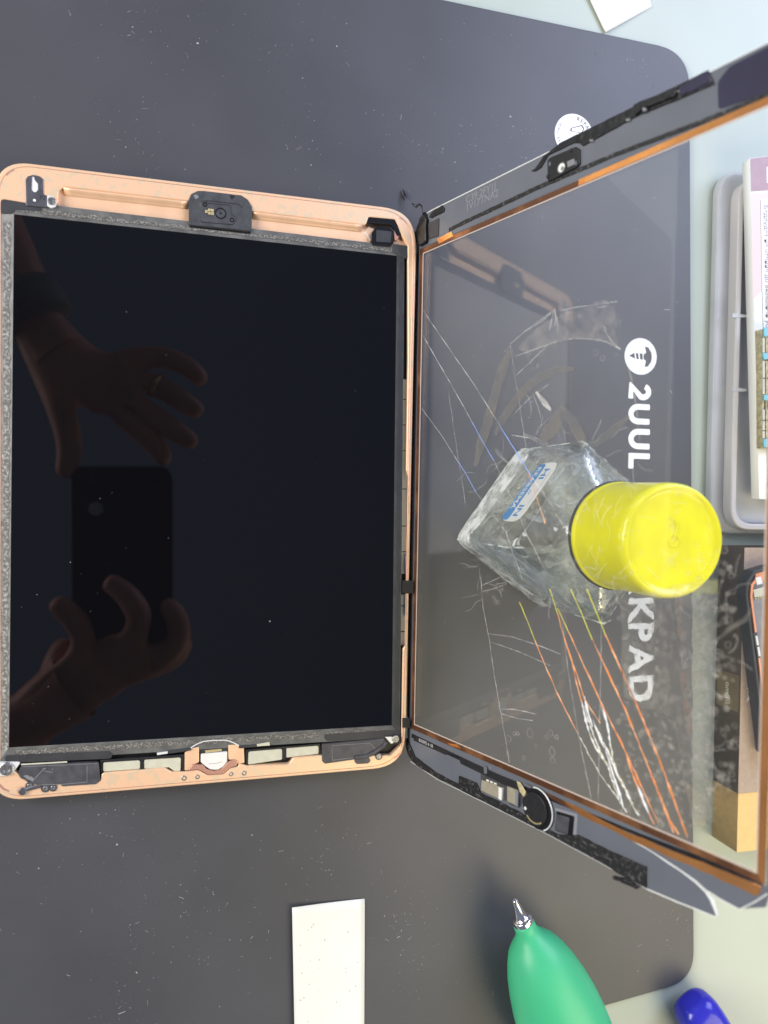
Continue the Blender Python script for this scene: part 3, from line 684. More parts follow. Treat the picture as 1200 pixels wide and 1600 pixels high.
# outline of pane in its own frame: mm
ul, ur, yt, yb = -5.2, 164.5, 16.9, -229.6
crn = GG([(1011, 1388), (1118, 1431.5), (1117, 1418), (1106, 1392), (1126, 1404), (1156, 1420), (1178, 1409)])
outl = rnd([(ur, yb+20), (ur, yt), (ul, yt), (ul, yb)], [2, 12, 11, 13], 8)
crn[-1] = (160.5, crn[-1][1])
outline = outl[-9:] + crn
outline = outl + [(p[0], p[1]) for p in crn]
win = GG([(662, 392), (1197, 166)]) ; 
WIN = [(0.15, -0.55), (157.5, -0.55), (157.5, -209.7), (0.15, -209.9)]
pane = put('glass_pane', ext([outline], -0.75, -0.05), M['pane'], fg, local=True)
pane['label'] = 'clear cracked glass sheet'
WO = [(-2.4, 2.4), (160.6, 2.4), (160.6, -212.6), (-2.4, -212.6)]
bz = put('bezel', ext([outline, WO], -0.02, 0.10), M['bezel'], fg, local=True)
def rim(pts, r, m, name='glass_edge', par=fg, z=0.05):
    return put(name, tube([Vector((a, b, z)) for a, b in pts], r, 6), M[m], par, local=True)
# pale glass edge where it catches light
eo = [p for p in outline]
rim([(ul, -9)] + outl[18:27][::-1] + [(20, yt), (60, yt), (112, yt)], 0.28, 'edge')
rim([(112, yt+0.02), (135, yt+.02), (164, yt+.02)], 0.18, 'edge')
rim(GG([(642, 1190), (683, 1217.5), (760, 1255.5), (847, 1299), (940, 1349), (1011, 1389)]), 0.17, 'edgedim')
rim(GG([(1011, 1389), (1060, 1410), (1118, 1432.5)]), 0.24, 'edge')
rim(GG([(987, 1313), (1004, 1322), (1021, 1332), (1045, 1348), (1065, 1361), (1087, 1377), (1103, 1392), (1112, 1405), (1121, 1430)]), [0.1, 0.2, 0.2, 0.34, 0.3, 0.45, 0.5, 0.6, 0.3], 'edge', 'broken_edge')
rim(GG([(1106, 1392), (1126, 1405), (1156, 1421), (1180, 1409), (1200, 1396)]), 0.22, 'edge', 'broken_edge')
# inner pale line, copper tracks
def band(side, d0, d1, z0, z1, m, name):
    x0, x1, y0, y1 = WIN[0][0], WIN[1][0], WIN[0][1], WIN[2][1]
    if side == 't': p = [(x0-d0, y0+d0), (x1+d0, y0+d0), (x1+d1, y0+d1), (x0-d1, y0+d1)]
    if side == 'b': p = [(x0-d0, y1-d0), (x1+d0, y1-d0), (x1+d1, y1-d1), (x0-d1, y1-d1)]
    if side == 'l': p = [(x0-d0, y0+d0), (x0-d0, y1-d0), (x0-d1, y1-d1), (x0-d1, y0+d1)]
    if side == 'r': p = [(x1+d0, y0+d0), (x1+d0, y1-d0), (x1+d1, y1-d1), (x1+d1, y0+d1)]
    return put(name, ext([p], z0, z1, 0.03, 1), M[m], fg, local=True)
for s in 'tblr': band(s, 0.0, 0.42, -0.02, 0.14, 'filmedge', 'film_edge')
band('l', 0.6, 2.4, -0.02, 0.22, 'brown', 'copper_track')
band('b', 0.6, 2.6, -0.02, 0.30, 'brown', 'copper_track')
band('r', 0.6, 2.8, -0.02, 0.30, 'copper', 'copper_track')
x0, y0 = WIN[0]; x1 = WIN[1][0]
sp_u = G(905, 270)[0]
put('copper_track', ext([[(x0-0.6, y0+0.6), (sp_u-0.1, y0+0.6), (sp_u-0.1, y0+2.5), (x0-2.5, y0+2.5)]], -0.02, 0.28, 0.03, 1), M['brown'], fg, local=True)
put('copper_track', ext([[(sp_u, y0+0.6), (x1+0.6, y0+0.6), (x1+2.8, y0+2.8), (sp_u, y0+2.7)]], -0.02, 0.28, 0.03, 1), M['copper'], fg, local=True)
gp('copper_foil', [(683, 374), (706, 362), (709, 369), (687, 381)], 0.28, 0.34, 'copper')
gp('copper_foil', [(700, 1161), (716, 1163), (722, 1170), (706, 1165)], 0.30, 0.36, 'copper')
gp('foil_strip', jag([(880, 1250), (905, 1261), (985, 1302), (1080, 1340), (1190, 1384), (1188, 1396), (1180, 1399), (1080, 1352), (985, 1312), (905, 1272)], 18, 1.2, 5), 0.12, 0.30, 'copper', bev=0.04)
gp('foil_strip', [(820, 1222), (880, 1250), (905, 1264), (985, 1304), (985, 1310), (905, 1270), (878, 1257)], 0.12, 0.22, 'brown', bev=0.03)
gp('gap_band', [(644, 1146), (800, 1220), (1000, 1302), (1192, 1374), (1192, 1384), (1080, 1341), (985, 1301), (800, 1227), (643, 1152)], 0.11, 0.16, 'adhesive')
# black glue along the window edges
gp('adhesive_bead', jag([(702, 356), (840, 290), (960, 239), (1100, 186), (1230, 132), (1230, 139), (1100, 194), (960, 246), (840, 297), (702, 362)], 7, 0.4, 6), 0.10, 0.34, 'adhesive2', bev=0.08)
gp('adhesive_bead', jag([(652, 395), (655, 395), (650, 560), (645, 760), (640, 1120), (637, 1120), (641, 760), (646, 560)], 12, 0.35, 8), 0.10, 0.32, 'adhesive2', bev=0.05)
# adhesive along the top edge
gp('adhesive_strip', jag([(831, 268), (838, 263), (851, 244), (879, 222), (935, 195), (993, 166), (1060, 134), (1108, 110), (1118, 132), (1062, 156), (999, 181), (924, 222), (912, 229), (906, 224), (898, 224), (858, 243), (847, 262), (838, 268)], 9, 0.35, 7), 0.10, 0.55, 'adhesive', bev=0.15)
gp('adhesive_fold', [(993, 166), (1003, 160), (1030, 150), (1063, 138), (1058, 152), (1008, 172), (996, 182)], 0.45, 1.3, 'adhesive', bev=0.3)
gp('adhesive_fold', jag([(1062, 138), (1108, 112), (1116, 128), (1066, 152)], 10, 1.2, 3), 0.45, 0.85, 'plum', bev=0.2)
for (px, py) in ((1011, 173), (983, 188), (926, 220), (1063, 143)):
    gp('glue_fleck', jag([(px-3, py-2), (px+3, py-2), (px+4, py+2), (px-2, py+3)], 2, 1, px), 0.5, 0.75 if px != 1011 else 1.5, 'scuff', bev=0.1)
gp('dark_patch', [(1123, 172), (1122, 128), (1141, 104), (1236, 55), (1250, 60), (1250, 128), (1200, 146)], 0.11, 0.24, 'plum', bev=0.05, r=1.6)
# camera window
cw = gp('camera_window', [(857.8, 252), (862, 247), (902, 230), (908, 234), (908.7, 257), (904, 262), (866, 282), (858, 284)], 0.10, 0.9, 'blackgl', bev=0.2, r=0.8)
for (px, py, r, m, z) in ((877, 262, 2.1, 'module', 1.0), (877, 262, 1.55, 'white', 1.1), (878.5, 263, 0.75, 'phonegrey', 1.2)):
    u_, v_ = G(px, py, z); put('camera_ring', ext([circle(u_, v_, r, 20)], 0.85, z, 0.05), M[m], cw, local=True)
gp('light_window', [(886, 252.5), (897, 247.5), (898, 256.5), (887, 261.5)], 0.85, 1.0, 'phonegrey', cw, off=1.0)
u_, v_ = G(892, 254.5, 1.0); put('light_dot', ext([circle(u_, v_, 0.6, 12)], 1.0, 1.04), M['scuff'], cw, local=True)
gp('alignment_slot', [(860, 255), (863, 253), (863.5, 259), (860.5, 260.5)], 0.88, 0.95, 'bezel', cw)
gp('alignment_slot', [(901, 253), (903.5, 252), (904, 258), (901.5, 259.5)], 0.88, 0.95, 'bezel', cw)
for (px, py) in ((895, 236), (859, 277)):
    u_, v_ = G(px, py); put('stud', ext([circle(u_, v_, 0.7, 14)], 0.8, 1.2, 0.15), M['blackgl'], cw, local=True)
gp('camera_gasket', [(856, 250), (861, 245), (903, 227.5), (911, 233), (911, 260), (906, 264), (866, 285), (855.5, 288)], 0.10, 0.16, 'bezel', r=1.0)
# faint batch print
a = G(728, 318); b_ = G(770, 300); dvx = Vector((b_[0]-a[0], b_[1]-a[1], 0))
put('batch_print', text('C39 2FY1J', 4.2, frame((a[0], a[1], 0.12), (1, 0, 0), (0, 1, 0)), 0.03), M['bezelprint'], fg, local=True)
a = G(728, 328)
put('batch_print', text('1V17TNA2', 4.2, frame((a[0], a[1]-0.6, 0.12), (1, 0, 0), (0, 1, 0)), 0.03), M['bezelprint'], fg, local=True)
# corner lump of torn glue and pads
gp('torn_adhesive', jag([(660, 342), (667, 332), (671, 345), (669, 380), (660, 385), (651, 380), (648, 374), (655, 356)], 5, 1.2, 21), 0.10, 1.8, 'adhesive', bev=0.5)
gp('torn_adhesive', jag([(672, 340), (676, 332), (692, 321), (696, 326), (695, 331), (676, 341)], 6, 0.6, 22), 0.10, 0.7, 'adhesive', bev=0.2)
gp('foam_pad', [(670, 349), (687, 341), (686, 369), (671, 374)], 0.10, 0.5, 'tape', bev=0.1, r=0.3)
def shred(pts, r, name='adhesive_shred'):
    P = [Vector((*T(a, b, zz_), zz_)) for a, b, zz_ in pts]
    return put(name, tube(P, r, 5, 0.3, Vector((1, 0, 0))), M['adhesive'], fg)
shred([(663, 345, 6), (660, 330, 12), (659, 322, 12.5), (656, 319, 11), (651, 322, 9), (646, 320, 8), (643, 317, 8)], [1.1, 0.35, 0.6, 0.35, 0.9, 0.5, 0.2])
shred([(636, 310, 0.8), (632, 303, 1.2), (629, 295, 1.0)], [0.3, 0.9, 0.3])
shred([(628, 298, 0.6), (627, 310, 0.7), (627, 328, 0.6)], [0.2, 0.35, 0.15])
# bottom edge adhesive
gp('adhesive_strip', jag([(637, 1153), (643, 1166), (650, 1182), (664, 1193), (683, 1207), (700, 1216), (719, 1225), (719, 1212), (746, 1223), (752, 1238), (783, 1253), (813, 1268), (845, 1290), (871, 1302), (888, 1304), (905, 1304), (958, 1331), (1012, 1354), (1012, 1386),
    (985, 1374), (940, 1346), (847, 1296), (760, 1253), (683, 1214), (652, 1195), (640, 1180), (636, 1165)], 8, 0.7, 31), 0.10, 0.9, 'adhesive2', bev=0.2)
gp('adhesive_shred', jag([(958, 1369), (975, 1372), (1002, 1384), (996, 1389), (975, 1380), (960, 1374)], 6, 1, 33), -1.0, 0.6, 'adhesive2', bev=0.2)
# printed line on black band at the corner
gp('print_band', [(646, 1149), (700, 1175), (698, 1180), (647, 1157)], 0.16, 0.19, 'black')
a = G(655, 1158); b_ = G(684, 1171.5)
put('batch_print', text('8205FD 6 1B', 1.9, frame((a[0], a[1], 0.22), (b_[0]-a[0], b_[1]-a[1], 0), (0, 1, 0)), 0.03, 0.03), M['ink_pale'], fg, local=True)
# flex, connectors and home button
gp('flex_bar', [(719, 1184), (722, 1183), (776, 1208), (810, 1222), (818, 1228), (816, 1234), (790, 1226), (770, 1216), (722, 1193)], 0.10, 0.8, 'black', bev=0.15)
fx = gp('home_flex', [(752, 1208), (768, 1213), (818, 1232), (824, 1242), (812, 1262), (800, 1258), (790, 1250), (752, 1236)], 0.10, 0.35, 'module', bev=0.05)
gp('connector', [(754, 1218), (784, 1230), (784, 1249), (753, 1235)], 0.3, 1.6, 'beige', fx, bev=0.15, off=1.0)
gp('connector', [(794, 1228), (810, 1235), (810, 1259), (794, 1252)], 0.3, 1.6, 'beige', fx, bev=0.15, off=1.0)
gp('connector_end', [(781, 1229), (786, 1231.5), (786, 1250), (781, 1248)], 0.3, 1.75, 'white', fx, bev=0.1, off=1.0)
gp('connector_end', [(807, 1234), (811, 1236), (811, 1260), (807, 1258)], 0.3, 1.75, 'scuff', fx, bev=0.1, off=1.0)
for px, py in ((762, 1217), (768, 1219.5), (774, 1222)):
    gp('solder_pad', [(px, py), (px+4, py+1.5), (px+4, py+4), (px, py+2.5)], 0.3, 0.8, 'white', fx)
gp('flex_tail', [(810, 1219), (816, 1222), (827, 1240), (822, 1245), (815, 1236)], 0.8, 1.0, 'olive')
gp('spring_tab', [(759, 1196), (763, 1198), (764, 1208), (760, 1208)], 0.6, 1.2, 'steel')
hu, hv = G(842, 1263)
hb = put('home_button', ext([circle(hu, hv, 7.4, 40)], 0.10, 1.0, 0.3), M['blackgl'], fg, local=True)
put('button_ring', tube([Vector((hu+7.5*math.cos(R_(t)), hv+7.5*math.sin(R_(t)), 0.9)) for t in range(-62, 112, 6)], 0.28, 8), M['brightmetal'], hb, local=True)
put('button_disc', ext([circle(hu-0.6, hv-0.2, 5.9, 36)], 1.0, 1.6, 0.3), M['black'], hb, local=True)
put('button_rim', tube([Vector((hu-.6+5.2*math.cos(R_(t)), hv+5.2*math.sin(R_(t)), 1.65)) for t in range(225, 320, 8)], 0.25, 6), M['contact'], hb, local=True)
u_, v_ = G(821, 1263, 1.5); put('rivet', ext([circle(u_, v_, 0.7, 12)], 1.1, 1.7, 0.15), M['brightmetal'], hb, local=True)
gp('rubber_pad', [(871, 1267), (898, 1275), (895, 1307), (868, 1297)], 0.10, 0.5, 'blackgl', bev=0.1, r=0.6)
gp('rubber_pad_face', [(872, 1271), (892, 1277), (890, 1304), (870, 1296)], 0.45, 0.9, 'speaker', bev=0.1)
gp('pad_ring', [(868, 1262), (903, 1272), (901, 1310), (896, 1309), (898.5, 1275.5), (868, 1266)], 0.10, 0.2, 'bezelprint')
# flexes that still join glass and body (hinge side)
def strap(px0, px1, y0, y1, z):
    A = [Vector((*T(px0, y0, z), z)), Vector((*T(px1, y0, z), z+0.3)), Vector((*T(px1, y1, z), z+0.3)), Vector((*T(px0, y1, z), z))]
    return put('flex_cable', ext([[(p.x, p.y) for p in A]], z-0.12, z+0.12, 0.03, 1), M['black'], fg)
strap(628.5, 646, 907, 927, 7.25); strap(628.5, 640, 1122, 1137, 7.3)
# cracks; segment colours paint in reflections and iridescence
def crack(segs, r=0.2, name='crack'):
    for pts, m, rr in segs:
        rg = random.Random(int(pts[0][0]*7+pts[0][1])); R0 = rr if isinstance(rr, list) else [rr]*len(pts); Q = []; R1 = []
        for i in range(len(pts)-1):
            a, b = Vector(pts[i]), Vector(pts[i+1]); n_ = max(1, int((b-a).length/(5 if m in ('crackg', 'crackw') else 9)))
            for j in range(n_+(i == len(pts)-2)):
                t = j/n_; q_ = a.lerp(b, t); jt = 1.2 if m == 'crackg' else (0.55 if name == 'crack' else 0.4)
                Q.append((q_.x+rg.uniform(-jt, jt)*0.8, q_.y+rg.uniform(-jt, jt)*0.3)); w_ = R0[i]*(1-t)+R0[i+1]*t
                R1.append(w_*(rg.uniform(0.35, 1.3) if m in ('crackg', 'crackw', 'cracko') else rg.uniform(0.6, 1.2)))
        pts, rr = Q, R1
        P = [Vector((*G(a, b), 0.02)) for a, b in pts]
        k_ = {'cracko': 1.2, 'crackw': 1.35, 'crackg': 1.15, 'cracky': 1.15, 'crackb': 1.1}.get(m, 1)
        put(name, tube(P, [max(0.02, x*k_) for x in (rr if isinstance(rr, list) else [rr]*len(P))], 6, 0.4), M[m], pane, local=True)
crack([([(812, 941), (824, 970), (836, 1001)], 'cracky', 0.13), ([(836, 1001), (852, 1040), (868, 1077), (888, 1118), (903, 1147)], 'cracko', [0.16, 0.2, 0.2, 0.2, 0.16]),
       ([(903, 1147), (920, 1178), (938, 1210), (958, 1238), (980, 1270)], 'crackg', [0.12, 0.18, 0.14, 0.2, 0.14])])
crack([([(859, 920), (866, 942), (872, 960)], 'cracky', 0.14), ([(872, 960), (880, 992), (892, 1028), (902, 1056), (912, 1088)], 'cracko', [0.18, 0.25, 0.28, 0.25, 0.2]),
       ([(893, 1030), (900, 1066), (909, 1097)], 'cracko', 0.2), ([(909, 1097), (914, 1120), (920, 1143)], 'crackw', [0.15, 0.38, 0.2]),
       ([(920, 1143), (932, 1170), (950, 1196), (960, 1228), (969, 1256)], 'crackg', [0.2, 0.35, 0.3, 0.45, 0.2])])
crack([([(871, 951), (888, 986)], 'cracky', 0.14), ([(888, 986), (914, 1044), (941, 1102), (958, 1135), (976, 1172), (1000, 1224), (1029, 1287)], 'cracko', [0.18, 0.24, 0.3, 0.3, 0.36, 0.32, 0.2])])
crack([([(892, 920), (912, 966), (926, 1000)], 'cracky', 0.15), ([(926, 1000), (955, 1062), (980, 1116), (1008, 1186), (1036, 1256), (1053, 1301)], 'cracko', [0.2, 0.28, 0.3, 0.34, 0.4, 0.3]),
       ([(1036, 1256), (1046, 1280), (1061, 1304)], 'cracko', 0.3)])
crack([([(917, 920), (934, 962), (946, 992)], 'cracky', 0.16), ([(946, 992), (973, 1052), (1001, 1116), (1020, 1162), (1039, 1210), (1056, 1258), (1074, 1308)], 'cracko', [0.22, 0.28, 0.3, 0.34, 0.38, 0.4, 0.3])])
crack([([(913, 1088), (918, 1110), (926, 1136)], 'crackw', [0.1, 0.4, 0.15]), ([(912, 1090), (924, 1110), (938, 1130)], 'cracko', 0.2), ([(926, 1124), (936, 1150), (944, 1168)], 'crackw', [0.1, 0.42, 0.2]),
       ([(930, 1134), (942, 1158), (950, 1172), (962, 1206), (980, 1238), (988, 1258)], 'crackg', [0.2, 0.3, 0.3, 0.35, 0.3, 0.2]),
       ([(942, 1104), (949, 1132), (953, 1158)], 'crackw', [0.1, 0.45, 0.2]), ([(953, 1158), (958, 1190), (966, 1212), (982, 1246), (998, 1274)], 'crackg', [0.2, 0.35, 0.38, 0.35, 0.2]),
       ([(912, 1102), (922, 1132), (932, 1160), (948, 1196)], 'crackg', [0.1, 0.3, 0.3, 0.2]), ([(946, 1170), (956, 1204), (968, 1240), (974, 1262)], 'crackw', [0.1, 0.3, 0.35, 0.1]),
       ([(997, 1228), (1004, 1248), (1014, 1272)], 'crackw', [0.1, 0.5, 0.1]), ([(976, 1172), (988, 1208), (1004, 1250), (1022, 1288)], 'cracko', [0.2, 0.3, 0.25, 0.2]),
       ([(938, 1102), (952, 1140)], 'crackd', 0.15)])
crack([([(661, 485), (700, 542), (740, 600), (778, 660)], 'crackd', 0.12), ([(778, 660), (804, 702), (830, 744)], 'crackb', [0.1, 0.18, 0.2]), ([(826, 740), (838, 776), (852, 818)], 'cracko', 0.16), ([(830, 744), (858, 784), (874, 812), (892, 836)], 'crackd', 0.12),
       ([(659, 521), (700, 592), (738, 660)], 'crackd', 0.12), ([(738, 660), (754, 690), (772, 720)], 'crackb', 0.15), ([(772, 720), (798, 775), (822, 832), (846, 880)], 'crackd', 0.11),
       ([(659, 638), (690, 680), (716, 722)], 'crackd', 0.10), ([(716, 722), (728, 740), (744, 770)], 'crackb', 0.13), ([(744, 770), (790, 830), (816, 905)], 'crackd', 0.1)])
crack([([(751, 900), (755, 950), (763, 990), (775, 1070), (796, 1191)], 'crackd', 0.10), ([(940, 962), (939, 1040), (936, 1150), (935, 1249)], 'wrinkle', 0.12), ([(875, 940), (888, 1050), (906, 1160), (924, 1248)], 'wrinkle', 0.12),
       ([(701, 612), (712, 690), (728, 790)], 'wrinkle', 0.1), ([(797, 540), (810, 620), (822, 700)], 'wrinkle', 0.1), ([(976, 545), (992, 620), (1000, 690)], 'wrinkle', 0.12)])
# wrinkled clear tape
crack([([(797, 538), (815, 522), (832, 509), (850, 496), (866, 483), (870, 496), (872, 511)], 'wrinkle', 0.16), ([(826, 515), (845, 503), (864, 487)], 'wrinkle', 0.16), ([(858, 517), (862, 500), (867, 482), (868, 508)], 'wrinkle', 0.18),
       ([(874, 486), (900, 480), (924, 477), (948, 473), (964, 471)], 'wrinkle', 0.15), ([(930, 472), (946, 470), (952, 478), (934, 481), (930, 472)], 'wrinkle', 0.14),
       ([(805, 557), (835, 546), (862, 536), (884, 530), (904, 529), (926, 530), (947, 534), (960, 541), (970, 546)], 'wrinkle', 0.15), ([(807, 586), (832, 562), (855, 540)], 'wrinkle', 0.13),
       ([(970, 546), (958, 536), (948, 522), (944, 510)], 'wrinkle', 0.13), ([(787, 550), (797, 540), (804, 556)], 'wrinkle', 0.12), ([(800, 680), (828, 684), (852, 696)], 'wrinkle', 0.18), ([(818, 678), (836, 684), (856, 694)], 'wrinkle', 0.14),
       ([(800, 650), (830, 620), (858, 600)], 'wrinkle', 0.1), ([(763, 990), (800, 995), (840, 1008), (876, 1022)], 'wrinkle', 0.13), ([(764, 1002), (810, 1018), (860, 1040)], 'wrinkle', 0.1),
       ([(783, 1108), (800, 1108), (822, 1112), (838, 1116)], 'wrinkle', 0.13), ([(783, 1115), (806, 1122), (832, 1126)], 'wrinkle', 0.11), ([(752, 915), (768, 908), (786, 900)], 'wrinkle', 0.12), ([(754, 924), (772, 920), (792, 912)], 'wrinkle', 0.1)], name='tape_wrinkle')
def wide(pts, wpx, m, name, seed, z=0.0):
    L = []; Rr = []
    for i, p in enumerate(pts):
        a = Vector(pts[max(i-1, 0)]); b = Vector(pts[min(i+1, len(pts)-1)]); d = (b-a).normalized(); w = wpx*(0.35 if i in (0, len(pts)-1) else 1)/2
        L.append((p[0]-d.y*w, p[1]+d.x*w)); Rr.append((p[0]+d.y*w, p[1]-d.x*w))
    return put(name, ext([rnd(GG(L+Rr[::-1]), 1.2, 3)], -0.04+z, 0.0+z), M[m], pane, local=True)
wide([(743, 728), (752, 690), (762, 660), (770, 628), (778, 598), (786, 575), (797, 546)], 15, 'brownfilm', 'tape_scrap', 1)
wide([(774, 680), (786, 655), (801, 632), (816, 614), (832, 598), (850, 586), (870, 578), (897, 577)], 13, 'brownfilm', 'tape_scrap', 2, 0.06)
wide([(927, 697), (945, 683), (962, 668), (983, 650)], 13, 'brownfilm', 'tape_scrap', 3)
wide([(842, 690), (858, 676), (868, 662), (874, 640)], 22, 'brownfilm', 'tape_scrap', 4, 0.12)
wide([(876, 632), (896, 660), (908, 684), (914, 700)], 16, 'brownfilm', 'tape_scrap', 5, 0.18)
wide([(838, 612), (852, 630), (862, 642)], 9, 'wrinkle', 'tape_scrap', 6, 0.24)
wide([(1122, 1000), (1140, 982), (1165, 968), (1175, 950)], 8, 'brownfilm', 'tape_scrap', 7)
put('tape_scrap', ext([rnd(GG([(806, 545), (838, 514), (872, 490), (960, 472), (966, 545), (930, 528), (880, 530), (830, 552)]), 1)], 0.02, 0.05), M['smear'], pane, local=True)
# blisters of clear glue: small lenses on the glass
M['thread'] = film('glue_thread', (0.84, 0.82, 0.76), 0.26)
M['blister'] = film('clear_blister', (0.78, 0.73, 0.63), 0.065, noise=0.6, nscale=500)
m, n, l, b = new_mat('rippled_tape'); n.remove(b)
rf = n.new('ShaderNodeBsdfRefraction'); rf.inputs['IOR'].default_value = 1.45; rf.inputs['Roughness'].default_value = 0.0
tr = n.new('ShaderNodeBsdfTransparent'); mx = n.new('ShaderNodeMixShader'); mx.inputs[0].default_value = 0.85
tc = n.new('ShaderNodeTexCoord'); qn = n.new('ShaderNodeTexNoise'); qn.inputs['Scale'].default_value = 210; qn.inputs['Detail'].default_value = 1.5
l.new(tc.outputs['Object'], qn.inputs['Vector']); bp = n.new('ShaderNodeBump'); bp.inputs['Strength'].default_value = 1; bp.inputs['Distance'].default_value = 0.17*MM
l.new(qn.outputs[0], bp.inputs['Height']); l.new(bp.outputs[0], rf.inputs['Normal'])
l.new(tr.outputs[0], mx.inputs[1]); l.new(rf.outputs[0], mx.inputs[2])
df = n.new('ShaderNodeBsdfDiffuse'); df.inputs[0].default_value = (0.78, 0.74, 0.66, 1); m2 = n.new('ShaderNodeMixShader'); m2.inputs[0].default_value = 0.045
l.new(mx.outputs[0], m2.inputs[1]); l.new(df.outputs[0], m2.inputs[2]); l.new(m2.outputs[0], n['Material Output'].inputs[0])
M['ripple'] = m
gp('clear_tape', jag([(968, 930), (1122, 905), (1116, 1080), (1104, 1290), (1084, 1290), (1050, 1120), (975, 1090)], 30, 2, 12), 0.06, 0.30, 'ripple', pane)
def blisters(region, n_, r0, r1, seed, stretch=1.0):
    rg = random.Random(seed); bm = bmesh.new()
    for k in range(n_):
        px = rg.uniform(region[0], region[2]); py = rg.uniform(region[1], region[3]); u, v = G(px, py)
        r = r0*(r1/r0)**rg.random(); e = rg.uniform(0.6, 1.5)*stretch; a0 = rg.uniform(0, 6.28); h = r*0.07; N_ = 12; rings = []
        for q_, f in ((0.0, 1.0), (0.45, 0.88), (0.8, 0.6), (1.0, 0.22)):
            rings.append([bm.verts.new((u+r*f*math.cos(6.2832*j/N_)*(1+0.12*math.sin(6.2832*2*j/N_+a0)), v+r*e*f*math.sin(6.2832*j/N_), h*q_+0.01)) for j in range(N_)])
        for a, b2 in zip(rings, rings[1:]):
            for j in range(N_): bm.faces.new((a[j], a[(j+1) % N_], b2[(j+1) % N_], b2[j]))
        bm.faces.new(rings[-1]); bm.faces.new(rings[0][::-1])
    return from_bm(bm)
bs = put('glue_blisters', join([blisters((962, 935, 1106, 1290), 200, 0.5, 1.25, 1), blisters((978, 935, 1044, 1100), 70, 0.7, 1.8, 2), blisters((1088, 870, 1146, 1240), 90, 0.5, 1.3, 3), blisters((1086, 960, 1110, 1290), 60, 0.7, 1.7, 4), blisters((760, 730, 980, 930), 60, 0.5, 1.5, 5), blisters((940, 770, 1110, 925), 16, 0.6, 1.4, 6)]), M['blister'], pane, local=True, smooth=True)
bs['kind'] = 'stuff'
# bubbles of old glue
def bubbles(region, n, r0, r1, seed, ringp=0.5):
    rg = random.Random(seed); bm = bmesh.new()
    for k in range(n):
        px = rg.uniform(region[0], region[2]); py = rg.uniform(region[1], region[3])
        u, v = G(px, py); r = r0*(r1/r0)**rg.random(); e = rg.uniform(0.6, 1.2); a0 = rg.uniform(0, 6.28)
        if rg.random() < ringp:
            pts = [Vector((u+r*(1+0.14*math.sin(3*t+a0))*math.cos(t), v+r*e*(1+0.14*math.cos(2*t+a0))*math.sin(t), 0.0)) for t in [6.2832*j/12 for j in range(13)]]
            tube_into(bm, pts, 0.09, 4, 0.5, cap=False)
        else:
            c = bm.verts.new((u, v, 0.12)); rg_ = [bm.verts.new((u+r*0.8*math.cos(6.2832*j/10)*(1+0.2*math.sin(2*j+a0)), v+r*0.8*e*math.sin(6.2832*j/10), 0.0)) for j in range(10)]
            for j in range(10): bm.faces.new((c, rg_[j], rg_[(j+1) % 10]))
    return from_bm(bm)
b1 = put('glue_bubbles', join([bubbles((960, 930, 1098, 1300), 150, 0.45, 1.1, 1, 0.3), bubbles((1092, 850, 1150, 1240), 70, 0.5, 1.2, 2, 0.5), bubbles((1086, 960, 1112, 1290), 50, 0.6, 1.5, 5, 0.9), bubbles((752, 900, 790, 945), 9, 0.5, 1.0, 3, 1), bubbles((790, 1140, 870, 1200), 12, 0.6, 1.5, 4, 1), bubbles((975, 930, 1040, 1100), 26, 0.5, 1.3, 6, 1),
        bubbles((870, 480, 980, 560), 16, 0.5, 1.2, 7, 1), bubbles((820, 500, 870, 580), 9, 0.5, 1.2, 8, 1)]), M['bubble'], pane, local=True)
b1['kind'] = 'stuff'
def curls(region, n, seed):
    rg = random.Random(seed); bm = bmesh.new()
    for k in range(n):
        px = rg.uniform(region[0], region[2]); py = rg.uniform(region[1], region[3]); a = rg.uniform(0, 6.28); pts = []
        for j in range(7):
            px += 4.5*math.cos(a); py += 6*math.sin(a); a += rg.uniform(-0.45, 0.45); pts.append(Vector((*G(px, py), 0.02)))
        tube_into(bm, pts, rg.uniform(0.04, 0.09), 4, 0.5)
    return from_bm(bm)
c1 = put('glue_threads', join([curls((1080, 930, 1112, 1280), 36, 1), curls((1105, 880, 1150, 1040), 10, 2), curls((740, 710, 1000, 940), 95, 3), curls((820, 640, 960, 700), 10, 4), curls((900, 770, 1120, 930), 7, 5)]), M['thread'], pane, local=True)
c1['kind'] = 'stuff'

# ================================================================== BOTTLE
bx, by = 224.5, -120.0
bt = empty('bottle', 'square clear glass bottle with a big round yellow cap behind the standing glass', 'bottle', Matrix.Translation((bx, by, 0)))
def section(half, rc, z, rot, n=64, circ=None):
    out = []
    for k in range(n):
        a = 2*math.pi*k/n
        if circ: p = Vector((circ*math.cos(a), circ*math.sin(a)))
        else:
            c, s = math.cos(a), math.sin(a); e = 2/14
            p = Vector((half*math.copysign(abs(c)**e, c), half*math.copysign(abs(s)**e, s)))
        out.append(Vector((p.x*math.cos(rot)-p.y*math.sin(rot), p.x*math.sin(rot)+p.y*math.cos(rot), z)))
    return out
def loft(secs):
    bm = bmesh.new(); rs = [[bm.verts.new(p) for p in s] for s in secs]
    n = len(rs[0])
    for a, b in zip(rs, rs[1:]):
        for k in range(n): bm.faces.new((a[k], a[(k+1) % n], b[(k+1) % n], b[k]))
    bm.faces.new(rs[0]); bm.faces.new(rs[-1])
    return from_bm(bm)
rot = R_(45+9)
def mix(s1, s2, t): return [a.lerp(b, t) for a, b in zip(s1, s2)]
